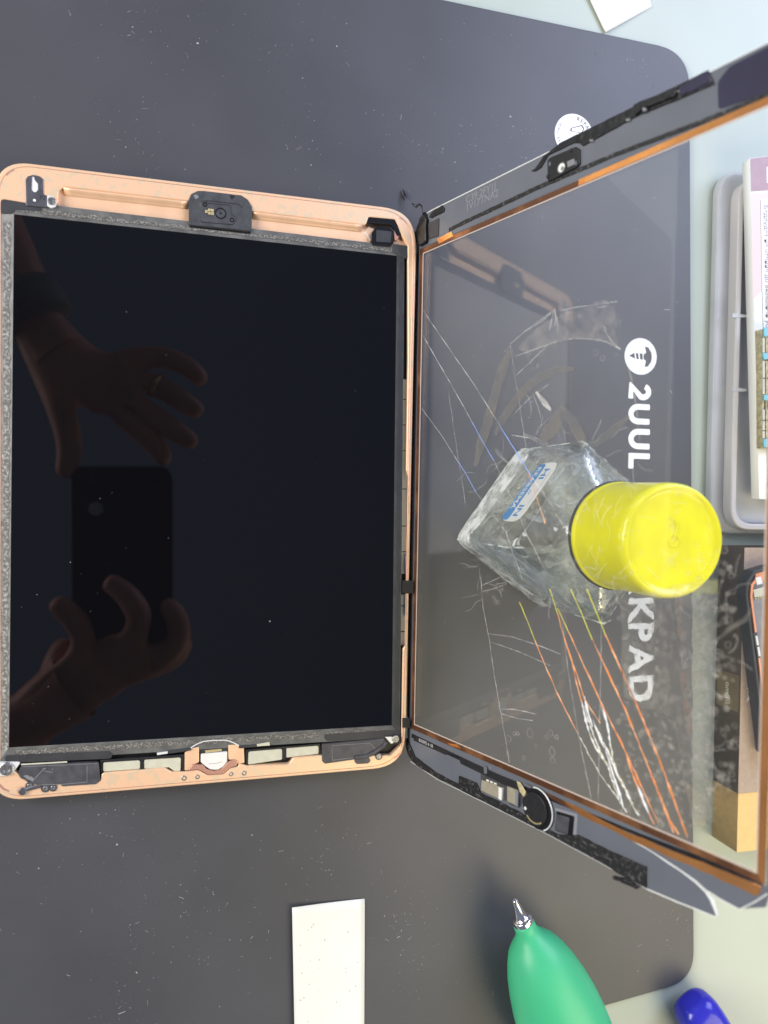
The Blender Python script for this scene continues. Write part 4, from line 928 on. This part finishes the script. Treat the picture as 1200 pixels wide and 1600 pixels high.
def bottle_secs(d, z0, zs):
    base = lambda h, z: section(h-d, 3, z, rot)
    s = [base(24.8, z0), base(26.6, z0+0.7), base(27.3, z0+2.5), base(27.3, 30), base(26.9, zs)]
    sq = base(26.9, 0); ci = section(0, 0, 0, rot, circ=12.5-d)
    for t in (0.08, 0.2, 0.38, 0.58, 0.78, 0.92, 1.0):
        z = zs+17*t
        q_ = mix(sq, ci, math.sin(t*math.pi/2)**1.2); s.append([Vector((p.x, p.y, z-d*0.3)) for p in q_])
    s.append(section(0, 0, 84-d*2, rot, circ=12.0-d))
    return s
body = put('bottle_body', loft(bottle_secs(0, 0.1, 58)), M['bottle'], bt, local=True, smooth=True)
inn = loft(bottle_secs(2.6, 8.5, 57)); inn.flip_normals()
put('bottle_cavity', inn, M['cavity'], body, local=True, smooth=True)
foot_out = [p for p in section(25.4, 3, 0, rot)]; 
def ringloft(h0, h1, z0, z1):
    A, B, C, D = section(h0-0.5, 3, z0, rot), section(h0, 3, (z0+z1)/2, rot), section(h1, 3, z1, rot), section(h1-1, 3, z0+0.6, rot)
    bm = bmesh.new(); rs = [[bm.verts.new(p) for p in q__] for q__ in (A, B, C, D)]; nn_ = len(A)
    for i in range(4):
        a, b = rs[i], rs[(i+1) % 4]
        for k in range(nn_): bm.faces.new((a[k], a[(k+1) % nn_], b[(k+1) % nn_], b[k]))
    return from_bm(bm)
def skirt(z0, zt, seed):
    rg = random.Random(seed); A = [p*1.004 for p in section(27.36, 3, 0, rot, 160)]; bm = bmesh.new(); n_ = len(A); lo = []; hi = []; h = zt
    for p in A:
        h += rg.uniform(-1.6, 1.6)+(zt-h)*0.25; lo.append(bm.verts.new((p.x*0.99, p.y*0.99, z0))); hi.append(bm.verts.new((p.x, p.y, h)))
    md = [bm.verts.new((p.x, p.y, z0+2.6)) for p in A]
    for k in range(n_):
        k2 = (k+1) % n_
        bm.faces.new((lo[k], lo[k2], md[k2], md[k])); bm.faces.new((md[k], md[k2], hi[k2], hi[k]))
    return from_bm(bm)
put('glare_skirt', skirt(0.8, 17, 4), M['skirt'], body, local=True, smooth=True)
put('glare_foot', ringloft(25.9, 16.5, 1.4, 7.4), M['foot'], body, local=True, smooth=True)
lq = loft([section(23.8, 3, 8.8, rot), section(23.9, 3, 20, rot), section(23.9, 3, 34, rot), section(23.6, 3, 36, rot)])
put('liquid', lq, M['liquid'], body, local=True, smooth=False)
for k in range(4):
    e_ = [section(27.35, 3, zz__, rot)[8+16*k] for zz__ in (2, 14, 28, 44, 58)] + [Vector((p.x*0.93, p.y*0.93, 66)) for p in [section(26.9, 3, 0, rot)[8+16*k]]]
    put('edge_highlight', tube([p*1.004 for p in e_], [0.6, 0.25, 0.2, 0.25, 0.5, 0.2], 6), M['edge_line'], body, local=True)
put('edge_highlight', tube([p for p in section(27.0, 3, 1.0, rot)] + [section(27.0, 3, 1.0, rot)[0]], 0.35, 5), M['edge_line'], body, local=True)
# paper label on the face towards the upper left
fn = Vector((math.cos(R_(144)), math.sin(R_(144)), 0)); fx_ = Vector((fn.y, -fn.x, 0))*-1
fx_ = Vector((-fn.y, fn.x, 0))
lm = frame(fn*27.55+Vector((0, 0, 46)), fx_, (0, 0, 1))
def lab(pts, z0, z1, r=1.5):
    me = ext([rnd(pts, r)], z0, z1); me.transform(lm); return me
lb = put('paper_label', lab([(-15, -9), (15, -9), (15, 9.5), (-15, 9.5)], 0, 0.12, 6), M['label'], bt, local=True)
put('label_band', lab([(-14, -8.6), (14, -8.6), (14.8, -1.5), (-14.8, -1.5)], 0.13, 0.18, 2.5), M['blueink'], lb, local=True)
put('lettering', text('REABSEMA', 4.6, lm @ Matrix.Translation((-13, -6.8, 0.22)), 0.04, 0.05), M['label'], lb, local=True)
put('lettering', text('HI   ..   IN', 6.0, lm @ Matrix.Translation((-12, 0.4, 0.16)), 0.04, 0.15), M['blueink'], lb, local=True)
put('lettering', text('................................', 2.4, lm @ Matrix.Translation((-11, 6.6, 0.16)), 0.04, 0.05), M['ink_grey'], lb, local=True)
cap = put('cap', lathe([(12.6, 77), (19.9, 77), (20.3, 77.6), (20.3, 79.2), (19.95, 79.6), (19.9, 80.2), (19.6, 107.2), (19.3, 109.4), (18.5, 110.6), (17.7, 110.4), (17.2, 109.6), (16.0, 109.4), (5, 109.8), (0, 109.9)], 72), M['yellow'], bt, local=True, smooth=True)
cap['label'] = 'glossy yellow screw cap with a dished top'
put('cap_ring', lathe([(19.0, 75.9), (20.6, 75.9), (20.8, 76.3), (20.6, 76.8), (19.0, 76.8)], 72), M['black'], bt, local=True, smooth=True)
put('moulding_mark', tube([Vector((2.0*math.cos(R_(t)), 2.0*math.sin(R_(t)), 109.9)) for t in range(0, 361, 20)], 0.3, 6), M['yellow'], cap, local=True)
put('moulding_mark', tube([Vector((-1.5, -2, 109.9)), Vector((0.5, 1.5, 110.0)), Vector((1.5, 5, 109.9)), Vector((0.3, 7, 109.7))], 0.35, 6), M['yellow'], cap, local=True)

# ================================================================== AIR BLOWER
Zb = 21.5
tip = Vector((*T(804, 1406, Zb), Zb)); far = Vector((*T(880, 1600, Zb), Zb)); axd = (far-tip).normalized()
bl = empty('air_blower', 'green rubber bulb blower with a metal nozzle lying on the mat', 'air blower', frame(tip, Vector((axd.y, -axd.x, 0)), (0, 0, 1)))
# local z axis of frame = x cross y = -axd or axd
loc_ax = Vector((axd.y, -axd.x, 0)).cross(Vector((0, 0, 1)))
sgn = 1 if loc_ax.dot(axd) > 0 else -1
def ax_lathe(prof, n=48):
    return lathe([(r, sgn*s) for r, s in prof], n)
b0 = 12.2
put('bulb', ax_lathe([(3.5, b0-0.6), (4.6, b0-0.4), (4.9, b0+0.4), (4.8, b0+2), (5.2, b0+4), (6.6, b0+6.5), (9.4, b0+9.5), (12.0, b0+13), (14.2, b0+18), (16.3, b0+24), (18.2, b0+32), (19.8, b0+41), (20.7, b0+51), (21.0, b0+60), (20.2, b0+72), (18, b0+82), (13.5, b0+90), (7, b0+95), (0, b0+96)], 56), M['green'], bl, local=True, smooth=True)
nz = put('nozzle', ax_lathe([(0.55, 0.6), (0.75, 0), (1.15, 0), (1.3, 0.3), (1.5, 2), (2.0, 5), (2.9, 8.2), (3.9, 9.6), (4.3, 9.7)], 32), M['nozzle'], bl, local=True, smooth=True)
put('nozzle_collar', ax_lathe([(3.6, 9.4), (4.4, 9.5), (4.6, 9.9), (4.6, 11.9), (4.3, 12.3), (3.5, 12.4)], 32), M['nozzle'], bl, local=True, smooth=True)

# ================================================================== PAPERS, BLUE HANDLE
def sheet(pts, zf, th, nx=10, ny=24):
    """four corners (tl, tr, br, bl); zf(s,t) gives height"""
    tl, tr, brr, bll = [Vector((*p, 0)) for p in pts]; bm = bmesh.new(); top = []; bot = []
    for i in range(ny+1):
        rt = []; rb = []
        for j in range(nx+1):
            p = tl.lerp(tr, j/nx).lerp(bll.lerp(brr, j/nx), i/ny); h = zf(j/nx, i/ny)
            rt.append(bm.verts.new((p.x, p.y, h+th))); rb.append(bm.verts.new((p.x, p.y, h)))
        top.append(rt); bot.append(rb)
    for i in range(ny):
        for j in range(nx):
            bm.faces.new((top[i][j], top[i][j+1], top[i+1][j+1], top[i+1][j])); bm.faces.new((bot[i][j], bot[i+1][j], bot[i+1][j+1], bot[i][j+1]))
    for i in range(ny):
        bm.faces.new((top[i][0], top[i+1][0], bot[i+1][0], bot[i][0])); bm.faces.new((top[i][nx], bot[i][nx], bot[i+1][nx], top[i+1][nx]))
    for j in range(nx):
        bm.faces.new((top[0][j], bot[0][j], bot[0][j+1], top[0][j+1])); bm.faces.new((top[ny][j], top[ny][j+1], bot[ny][j+1], bot[ny][j]))
    return from_bm(bm)
pst = put('paper_strip', sheet([T(456, 1417, 1.2), T(570, 1404.5, 0.6), T(569, 1720, 0.6), T(462, 1720, 1.2)], lambda s, t: 0.15+1.6*(1-s)**2+0.15*math.sin(5*t+s), 0.25), M['paper'], smooth=True)
tag(pst, 'narrow white paper strip lying on the mat below the tablet', 'paper strip')
rg = random.Random(5); bm = bmesh.new()
for k in range(34):
    px = rg.uniform(466, 562); py = rg.uniform(1416, 1598) if rg.random() < .5 else rg.gauss(1540, 40)
    u_, v_ = T(px, py, 1.2); s_ = (px-458)/112; r = rg.uniform(0.15, 0.5); zt = 0.15+1.6*(1-s_)**2+0.5
    vs_ = [bm.verts.new((u_+r*math.cos(j*1.256)*rg.uniform(.6, 1), v_+r*math.sin(j*1.256)*rg.uniform(.6, 1.5), zt)) for j in range(5)]; bm.faces.new(vs_)
sps = put('paper_dirt', from_bm(bm), M['paperspot'], pst); sps['kind'] = 'stuff'
psh = put('paper_sheet', sheet([T(860, -130, -1), T(975, -175, -1), T(1020, 9, -1), T(946, 51, -1)], lambda s, t: -1.9+0.9*(1-s)+0.1*math.sin(4*t), 0.35), M['sticker'], smooth=True)
tag(psh, 'white paper slip on the pale bench beyond the upper mat corner', 'paper')
# blue handle
Zh = 10
h0 = Vector((*T(1083, 1570, Zh), Zh)); h1 = Vector((*T(1150, 1690, Zh), Zh)); hd = (h1-h0).normalized()
hm = frame(h0, Vector((hd.y, -hd.x, 0)), (0, 0, 1)); hs = 1 if Vector((hd.y, -hd.x, 0)).cross(Vector((0, 0, 1))).dot(hd) > 0 else -1
bh = empty('tool_handle', 'glossy blue plastic handle lying on the bench at the bottom right', 'tool handle', hm)
def oval(rx, ry, z, n=32): return [Vector((rx*math.copysign(abs(math.cos(6.2832*k/n))**.75, math.cos(6.2832*k/n)), ry*math.copysign(abs(math.sin(6.2832*k/n))**.75, math.sin(6.2832*k/n)), hs*z)) for k in range(n)]
put('handle_body', loft([oval(5, 3.5, -3.4), oval(7.5, 6, -2.4), oval(9.4, 8.2, 0), oval(10.6, 9.6, 4), oval(11.2, 10.4, 10), oval(11.6, 11.2, 20), oval(11.6, 11.4, 44), oval(10, 9, 58), oval(6, 5, 62)]), M['bluepl'], bh, local=True, smooth=True)
put('grip_ridge', loft([[Vector((x, y, hs*z)) for x, y in ((-1.5, 7+b), (1.5, 7+b), (1.2, 9.2+b), (-1.2, 9.2+b))] for z, b in ((5, 0), (8, 1.6), (20, 2.8), (42, 3.0), (46, 1))]), M['bluepl'], bh, local=True)

# ================================================================== THINGS SEEN THROUGH THE GLASS
Zt = 3.0
def rrect(x0, x1, y0, y1, r): return rnd([(x0, y1), (x1, y1), (x1, y0), (x0, y0)], r, 8)
xl, yt_ = T(1116, 560, Zt)[0], T(1150, 268, Zt)[1]; yb_ = T(1150, 834, Zt)[1]
cs = put('plastic_case', ext([rrect(xl, xl+130, yb_, yt_, 13)], -1.95, Zt, 1.2, 3), M['case'])
tag(cs, 'grey translucent plastic case with rounded corners on the bench behind the glass', 'plastic case')
x2 = T(1146, 600, 9)[0]; y2t, y2b = T(1160, 276, 9)[1], T(1170, 828, 9)[1]
put('case_rim', ext([rrect(x2, x2+110, y2b, y2t, 12), rrect(x2+3.2, x2+106.8, y2b+3.2, y2t-3.2, 10)], Zt, 9.5, 0.9, 3), M['caserim'], cs)
put('case_lid', ext([rrect(x2+3.4, x2+106, y2b+3.4, y2t-3.4, 9.5)], Zt, 6.0, 0.3), M['case'], cs)
for py in (492, 608):
    a = T(1150, py, 9.6); put('rim_joint', ext([[(a[0]-2, a[1]-1.5), (a[0]+6, a[1]-0.8), (a[0]+6, a[1]+0.5), (a[0]-2, a[1]+0.8)]], 9.3, 9.7, 0.1), M['case'], cs)
# printed card on the case
Zc = 15
pc = empty('printed_card', 'white and pink printed card with a mauve heading lying on the plastic case', 'printed card', Matrix.Translation((*T(1190, 500, Zc), Zc)))
def cardp(name, pts, z0, z1, m, par=pc): return put(name, ext([TT(pts, Zc)], z0, z1), M[m], par)
cd_ = cardp('card_sheet', [(1172, 247.5), (1290, 232), (1310, 790), (1186.5, 779)], Zc-5.4, Zc, 'card')
cardp('heading', [(1172.2, 248), (1290, 232.5), (1291, 291), (1173.2, 299.5)], Zc+0.02, Zc+0.06, 'mauve')
cardp('pink_panel', [(1173.4, 303), (1291, 294), (1292, 420), (1190.5, 455), (1176.5, 468)], Zc+0.02, Zc+0.06, 'pink')
cardp('white_panel', [(1188, 311), (1291, 303), (1292, 440), (1190.5, 456)], Zc+0.08, Zc+0.12, 'card')
cardp('heading_box', [(1197.5, 261), (1270, 256), (1270, 282), (1198, 286)], Zc+0.08, Zc+0.12, 'card')
a = T(1193, 320, Zc)
put('lettering', text('Бедлудет не чтение до выполнен условия', 3.4, frame((a[0], a[1], Zc+0.16), (0.055, -1, 0), (1, 0.055, 0)), 0.03, 0.03), M['ink_grey'], pc)
groove_pts = lambda pts, z_: [Vector((*T(a_, b_, z_), z_)) for a_, b_ in pts]
put('printed_line', tube(groove_pts([(1188.3, 312), (1190.8, 454), (1200, 760)], Zc+0.1), 0.12, 4), M['ink_grey'], pc)
# circuit piece on the card
Ze = 19.5
cb = empty('circuit_board', 'brass coloured circuit piece with teal ends lying on the white card', 'circuit part', Matrix.Translation((*T(1195, 600, Ze), Zc)))
def cbp(name, pts, z0, z1, m, bev=0.1): return put(name, ext([TT(pts, Ze)], z0, z1, bev), M[m], cb)
cbp('base_plate', [(1191, 514), (1230, 510), (1232, 700), (1192, 700)], Zc+0.2, Ze-0.5, 'olive')
cbp('white_field', [(1201, 634), (1230, 632), (1231, 688), (1201, 690)], Ze-0.5, Ze, 'card')
for y0_, y1_, m in ((512, 526, 'teal'), (552, 562, 'teal'), (617, 626, 'teal'), (686, 699, 'teal')):
    cbp('end_tab', [(1193+(y0_ == 552)*-2, y0_), (1204, y0_-1), (1204, y1_-1), (1193, y1_)], Ze-0.5, Ze+0.4, m)
for y0_, y1_ in ((528, 551), (564, 590), (592, 616), (640, 656), (658, 672), (674, 685)):
    cbp('metal_cell', [(1191.5, y0_), (1195, y0_), (1195, y1_), (1191.5, y1_)], Ze-0.5, Ze+0.2, 'cream'); cbp('metal_cell', [(1196.5, y0_), (1199.5, y0_), (1199.5, y1_), (1196.5, y1_)], Ze-0.5, Ze+0.3, 'olive')
for x_ in (1195.7, 1200.3):
    cbp('dark_track', [(x_, 527), (x_+0.8, 527), (x_+0.8, 686), (x_, 686)], Ze-0.5, Ze-0.1, 'black', 0)
# cardboard box
Zx = 17.0
X0 = 331.5; Ya, Yk, Yb = -128.5, T(1147, 1241, Zx)[1], T(1140, 1334, Zx)[1]
box = empty('cardboard_box', 'flat tan cardboard box with dark brown side and yellow kraft end behind the glass', 'box', Matrix.Translation((X0+50, (Ya+Yb)/2, -2)))
def slab(x0, x1, y0, y1, z0, z1, m, name, par=box, bev=0.3): return put(name, ext([[(x0, y0), (x1, y0), (x1, y1), (x0, y1)]], z0, z1, bev, 2), M[m], par)
slab(X0+0.4, X0+110, Yk, Ya, -1.9, Zx-0.35, 'boxside', 'sleeve_side')
slab(X0+0.15, X0+110, Yk, Ya, Zx-0.34, Zx, 'boxtop', 'sleeve_top', bev=0.12)
slab(X0+0.7, X0+109, Yb, Yk-0.02, -1.9, Zx-0.75, 'kraftside', 'tray_side')
slab(X0+0.6, X0+109, Yb, Yk-0.05, Zx-0.74, Zx-0.35, 'kraft', 'tray_top', bev=0.12)
yo0, yo1 = T(1120, 1108, 8)[1], T(1120, 1052, 8)[1]
put('side_panel', ext([[(-8.3, -5), (8.3, -5), (8.3, 5), (-8.3, 5)]], 0, 0.1), M['boxolive'], box, local=True).matrix_local = \
    Matrix.Translation(((-50+0.36)*MM, (((yo0+yo1)/2)-(Ya+Yb)/2)*MM, 9.6*MM)) @ Matrix.Rotation(R_(-90), 4, 'Y') @ Matrix.Diagonal((0.95, (yo1-yo0)/10, 1, 1))
tm = frame((X0+0.22, (yo0+yo1)/2+7, 6.3), (0, -1, 0), (0, 0, 1))
put('lettering', text('//Bmo', 4.6, frame((X0+0.2, (yo0+yo1)/2-7, 6.0), (0, 1, 0), (0, 0, 1)) @ Matrix.Identity(4), 0.05), M['cream'], box)
a = T(1166.5, 1083, Zx); put('lettering', text('TIME FOR', 3.6, frame((a[0], a[1], Zx+0.04), (1, 0, 0), (0, 1, 0)), 0.04, 0.06), M['card'], box)
a = T(1166.5, 1096, Zx); put('lettering', text('A SET', 3.6, frame((a[0], a[1], Zx+0.04), (1, 0, 0), (0, 1, 0)), 0.04, 0.06), M['card'], box)
# phone housing on the box
Zp = 24
ph = empty('phone_housing', 'black phone housing with coral inner frame lying slanted on the cardboard box', 'phone part', Matrix.Translation((*T(1200, 1000, Zp), Zx)))
PHo = [(1165, 930), (1167, 908), (1178, 892), (1205, 884), (1300, 870), (1345, 1160), (1240, 1200), (1197, 1180), (1184, 1080)]
PHi = [(1169.5, 930), (1171.5, 912), (1181, 897), (1206, 889), (1294, 877), (1336, 1150), (1240, 1188), (1201, 1168), (1188, 1078)]
put('outer_frame', ext([rnd(TT(PHo, Zp), 1.5), rnd(TT(PHi, Zp), 1.2)], Zx+0.05, Zp, 0.5), M['tape'], ph)
put('back_plate', ext([rnd(TT([(a_+0.4, b_+.4) for a_, b_ in PHi], Zp), 1.2)], Zx+0.1, Zp-2.2, 0.1), M['phonegrey'], ph)
put('coral_frame', ext([rnd(TT([(1174, 934), (1175, 914), (1184, 902), (1208, 895), (1208, 903), (1190, 906), (1179, 914), (1177.5, 935), (1192, 1050), (1198, 1082), (1204, 1120), (1200, 1120), (1193, 1078)], Zp), 0.4)], Zp-2.2, Zp-0.6, 0.15), M['coral'], ph)
put('copper_corner', ext([TT([(1182, 896), (1215, 888), (1215, 906), (1184, 909)], Zp)], Zp-2.2, Zp-0.9, 0.2), M['coral'], ph)
put('screw_tab', ext([rnd(TT([(1181, 903), (1190, 901), (1193, 912), (1184, 914)], Zp), 0.3)], Zp-1, Zp-0.3, 0.1), M['white'], ph)
put('metal_shield', ext([TT([(1180, 922), (1210, 914), (1212, 930), (1182, 934)], Zp)], Zp-2.2, Zp-1.2, 0.1), M['cream'], ph)
for k in range(3):
    u_, v_ = T(1185+k*4, 936-k*1.2, Zp); put('contact', ext([circle(u_, v_, 0.42, 10)], Zp-2.3, Zp-1.6, 0.05), M['contact'], ph)
put('button_flex', ext([TT([(1178, 990), (1184, 988), (1190, 1028), (1185, 1029)], Zp)], Zp-2, Zp-0.5, 0.15), M['tape'], ph)
for y_ in (994, 1011):
    put('button_pad', ext([rnd(TT([(1181+(y_-994)*.17, y_), (1184+(y_-994)*.17, y_-.5), (1186.5+(y_-994)*.17, y_+14), (1183.5+(y_-994)*.17, y_+15)], Zp), 0.3)], Zp-0.6, Zp-0.2, 0.1), M['brightmetal'], ph)

# ================================================================== PERSON AND PHONE (mirrored in the black screen)
def mir(px, py, zo):
    """the spot above the bench at height zo whose mirror image in the screen falls at this picture point"""
    x, y = T(px, py, 2*ZD-zo); return Vector((x, y, zo))
def skin_mesh(nodes, edges, levels=2):
    me = bpy.data.meshes.new('s'); me.from_pydata([n[0] for n in nodes], edges, [])
    o = bpy.data.objects.new('s', me); S.collection.objects.link(o)
    md = o.modifiers.new('skin', 'SKIN'); md.branch_smoothing = 0.6
    for i, n_ in enumerate(nodes):
        sv = me.skin_vertices[0].data[i]; r = n_[1]; sv.radius = r if isinstance(r, tuple) else (r, r); sv.use_root = (i == 0)
    sd = o.modifiers.new('sub', 'SUBSURF'); sd.levels = levels
    dg = bpy.context.evaluated_depsgraph_get(); ev = o.evaluated_get(dg)
    out = bpy.data.meshes.new_from_object(ev)
    bpy.data.objects.remove(o); bpy.data.meshes.remove(me)
    out.materials.clear()
    return out
pr = empty('person', 'person reaching in from the left with both bare hands holding up a black phone', 'person', Matrix.Translation((-120, -110, 330)))
def build_arm(spec, name):
    nodes = []; edges = []; idx = {}
    for key, (px, py, zo, r), par in spec:
        idx[key] = len(nodes); nodes.append((mir(px, py, zo), r))
        if par: edges.append((idx[par], idx[key]))
    return put(name, skin_mesh(nodes, edges), M['skin'], pr, smooth=True)
K = 0.55
upper = [('w', (62, 520, 352, (24, 17)), None), ('a1', (20, 440, 362, (29, 24)), 'w'), ('a2', (-40, 330, 375, (36, 32)), 'a1'), ('a3', (-140, 190, 390, (42, 40)), 'a2'),
         ('p', (112, 582, 350, (32, 14)), 'w'), ('p2', (168, 602, 349, (34, 12)), 'p'),
         ('k1', (228, 556, 350, 10.5), 'p2'), ('k1b', (272, 562, 348, 9.5), 'k1'), ('k1c', (304, 580, 346, 8.8), 'k1b'), ('k1d', (321, 602, 345, 7.3), 'k1c'),
         ('k2', (224, 592, 347, 11.0), 'p2'), ('k2b', (262, 612, 345, 10.1), 'k2'), ('k2c', (296, 634, 344, 9.2), 'k2b'), ('k2d', (318, 648, 343, 7.5), 'k2c'),
         ('k3', (208, 630, 346, 11.0), 'p2'), ('k3b', (246, 656, 345, 10.3), 'k3'), ('k3c', (284, 680, 344, 9.5), 'k3b'), ('k3d', (309, 697, 344, 7.5), 'k3c'),
         ('k4', (184, 640, 348, 11.6), 'p2'), ('k4b', (218, 672, 348, 10.6), 'k4'), ('k4c', (248, 700, 349, 9.7), 'k4b'), ('k4d', (262, 728, 351, 7.7), 'k4c'),
         ('t1', (96, 640, 346, 16.0), 'p'), ('t2', (112, 690, 345, 11.6), 't1'), ('t3', (106, 728, 346, 9.9), 't2'), ('t4', (98, 748, 348, 7.7), 't3')]
build_arm(upper, 'arm')
lower = [('w', (74, 1100, 338, (31, 20)), None), ('a1', (10, 1150, 346, (32, 27)), 'w'), ('a2', (-90, 1230, 360, (40, 38)), 'a1'),
         ('p', (134, 1062, 332, (34, 16)), 'w'), ('p2', (185, 1030, 330, (28, 12)), 'p'),
         ('f1', (150, 1004, 326, 11.8), 'p'), ('f1b', (122, 972, 323, 10.9), 'f1'), ('f1c', (98, 950, 322, 9.4), 'f1b'), ('f1d', (80, 937, 322, 7.6), 'f1c'),
         ('f2', (214, 996, 327, 13.0), 'p2'), ('f2b', (221, 962, 325, 11.6), 'f2'), ('f2c', (196, 926, 326, 10.1), 'f2b'), ('f2d', (164, 905, 328, 8.0), 'f2c'),
         ('f3', (256, 1026, 329, 13.0), 'p2'), ('f3b', (283, 1002, 329, 11.8), 'f3'), ('f3c', (278, 962, 333, 10.6), 'f3b'), ('f3d', (254, 936, 335, 8.3), 'f3c'),
         ('f4', (235, 1050, 334, 13.0), 'p2'), ('f4b', (270, 1030, 342, 11.8), 'f4'), ('f4c', (288, 992, 350, 10.1), 'f4b'),
         ('t1', (82, 1056, 340, 13), 'p'), ('t2', (90, 1022, 349, 11), 't1'), ('t3', (112, 1000, 357, 9), 't2')]
build_arm(lower, 'arm')
a0 = mir(52, 508, 352); d_ = (mir(62, 520, 352)-mir(20, 440, 362)).normalized()
fm = frame(a0-d_*16, Vector((d_.y, -d_.x, 0)), d_.cross(Vector((d_.y, -d_.x, 0))))
wbm = lathe([(28, -14), (30, -13), (30, 13), (28, 14)], 40); wbm.transform(Matrix.Diagonal((1.12, 0.95, 1, 1))); wbm.transform(fm)
put('wristband', wbm, M['cloth'], pr, smooth=True)
r0 = mir(244, 602, 346); rdir = (mir(262, 612, 345)-mir(224, 592, 347)).normalized()
rm = lathe([(10.1, -2.4), (10.9, -2.2), (10.9, 2.2), (10.1, 2.4)], 28); rm.transform(frame(r0, Vector((rdir.y, -rdir.x, 0)), rdir.cross(Vector((rdir.y, -rdir.x, 0)))))
put('finger_ring', rm, M['ring'], pr, smooth=True)
mp = empty('mobile_phone', 'black phone held up above the tablet with its back to the screen', 'phone', Matrix.Translation(tuple(mir(192, 870, 352))))
pco = [mir(px, py, 352) for px, py in ((112, 729), (270, 729), (271, 1012), (116, 1012))]
put('phone_body', ext([rnd([(p.x, p.y) for p in pco], 12, 8)], 341.5, 352, 1.6, 3), M['phone'], mp)
for (px, py, r) in ((150, 795, 5.5), (148, 745, 5.5)):
    p_ = mir(px, py, 341); put('lens_ring', lathe([(r, 0), (r, -1.6), (r-0.8, -1.8), (r-1.2, -1.0), (0, -1.0)], 28), M['lens'] if py == 795 else M['blackgl'], mp, local=True, loc=tuple(Vector((p_.x, p_.y, 341.5))-mir(192, 870, 352)), smooth=True)
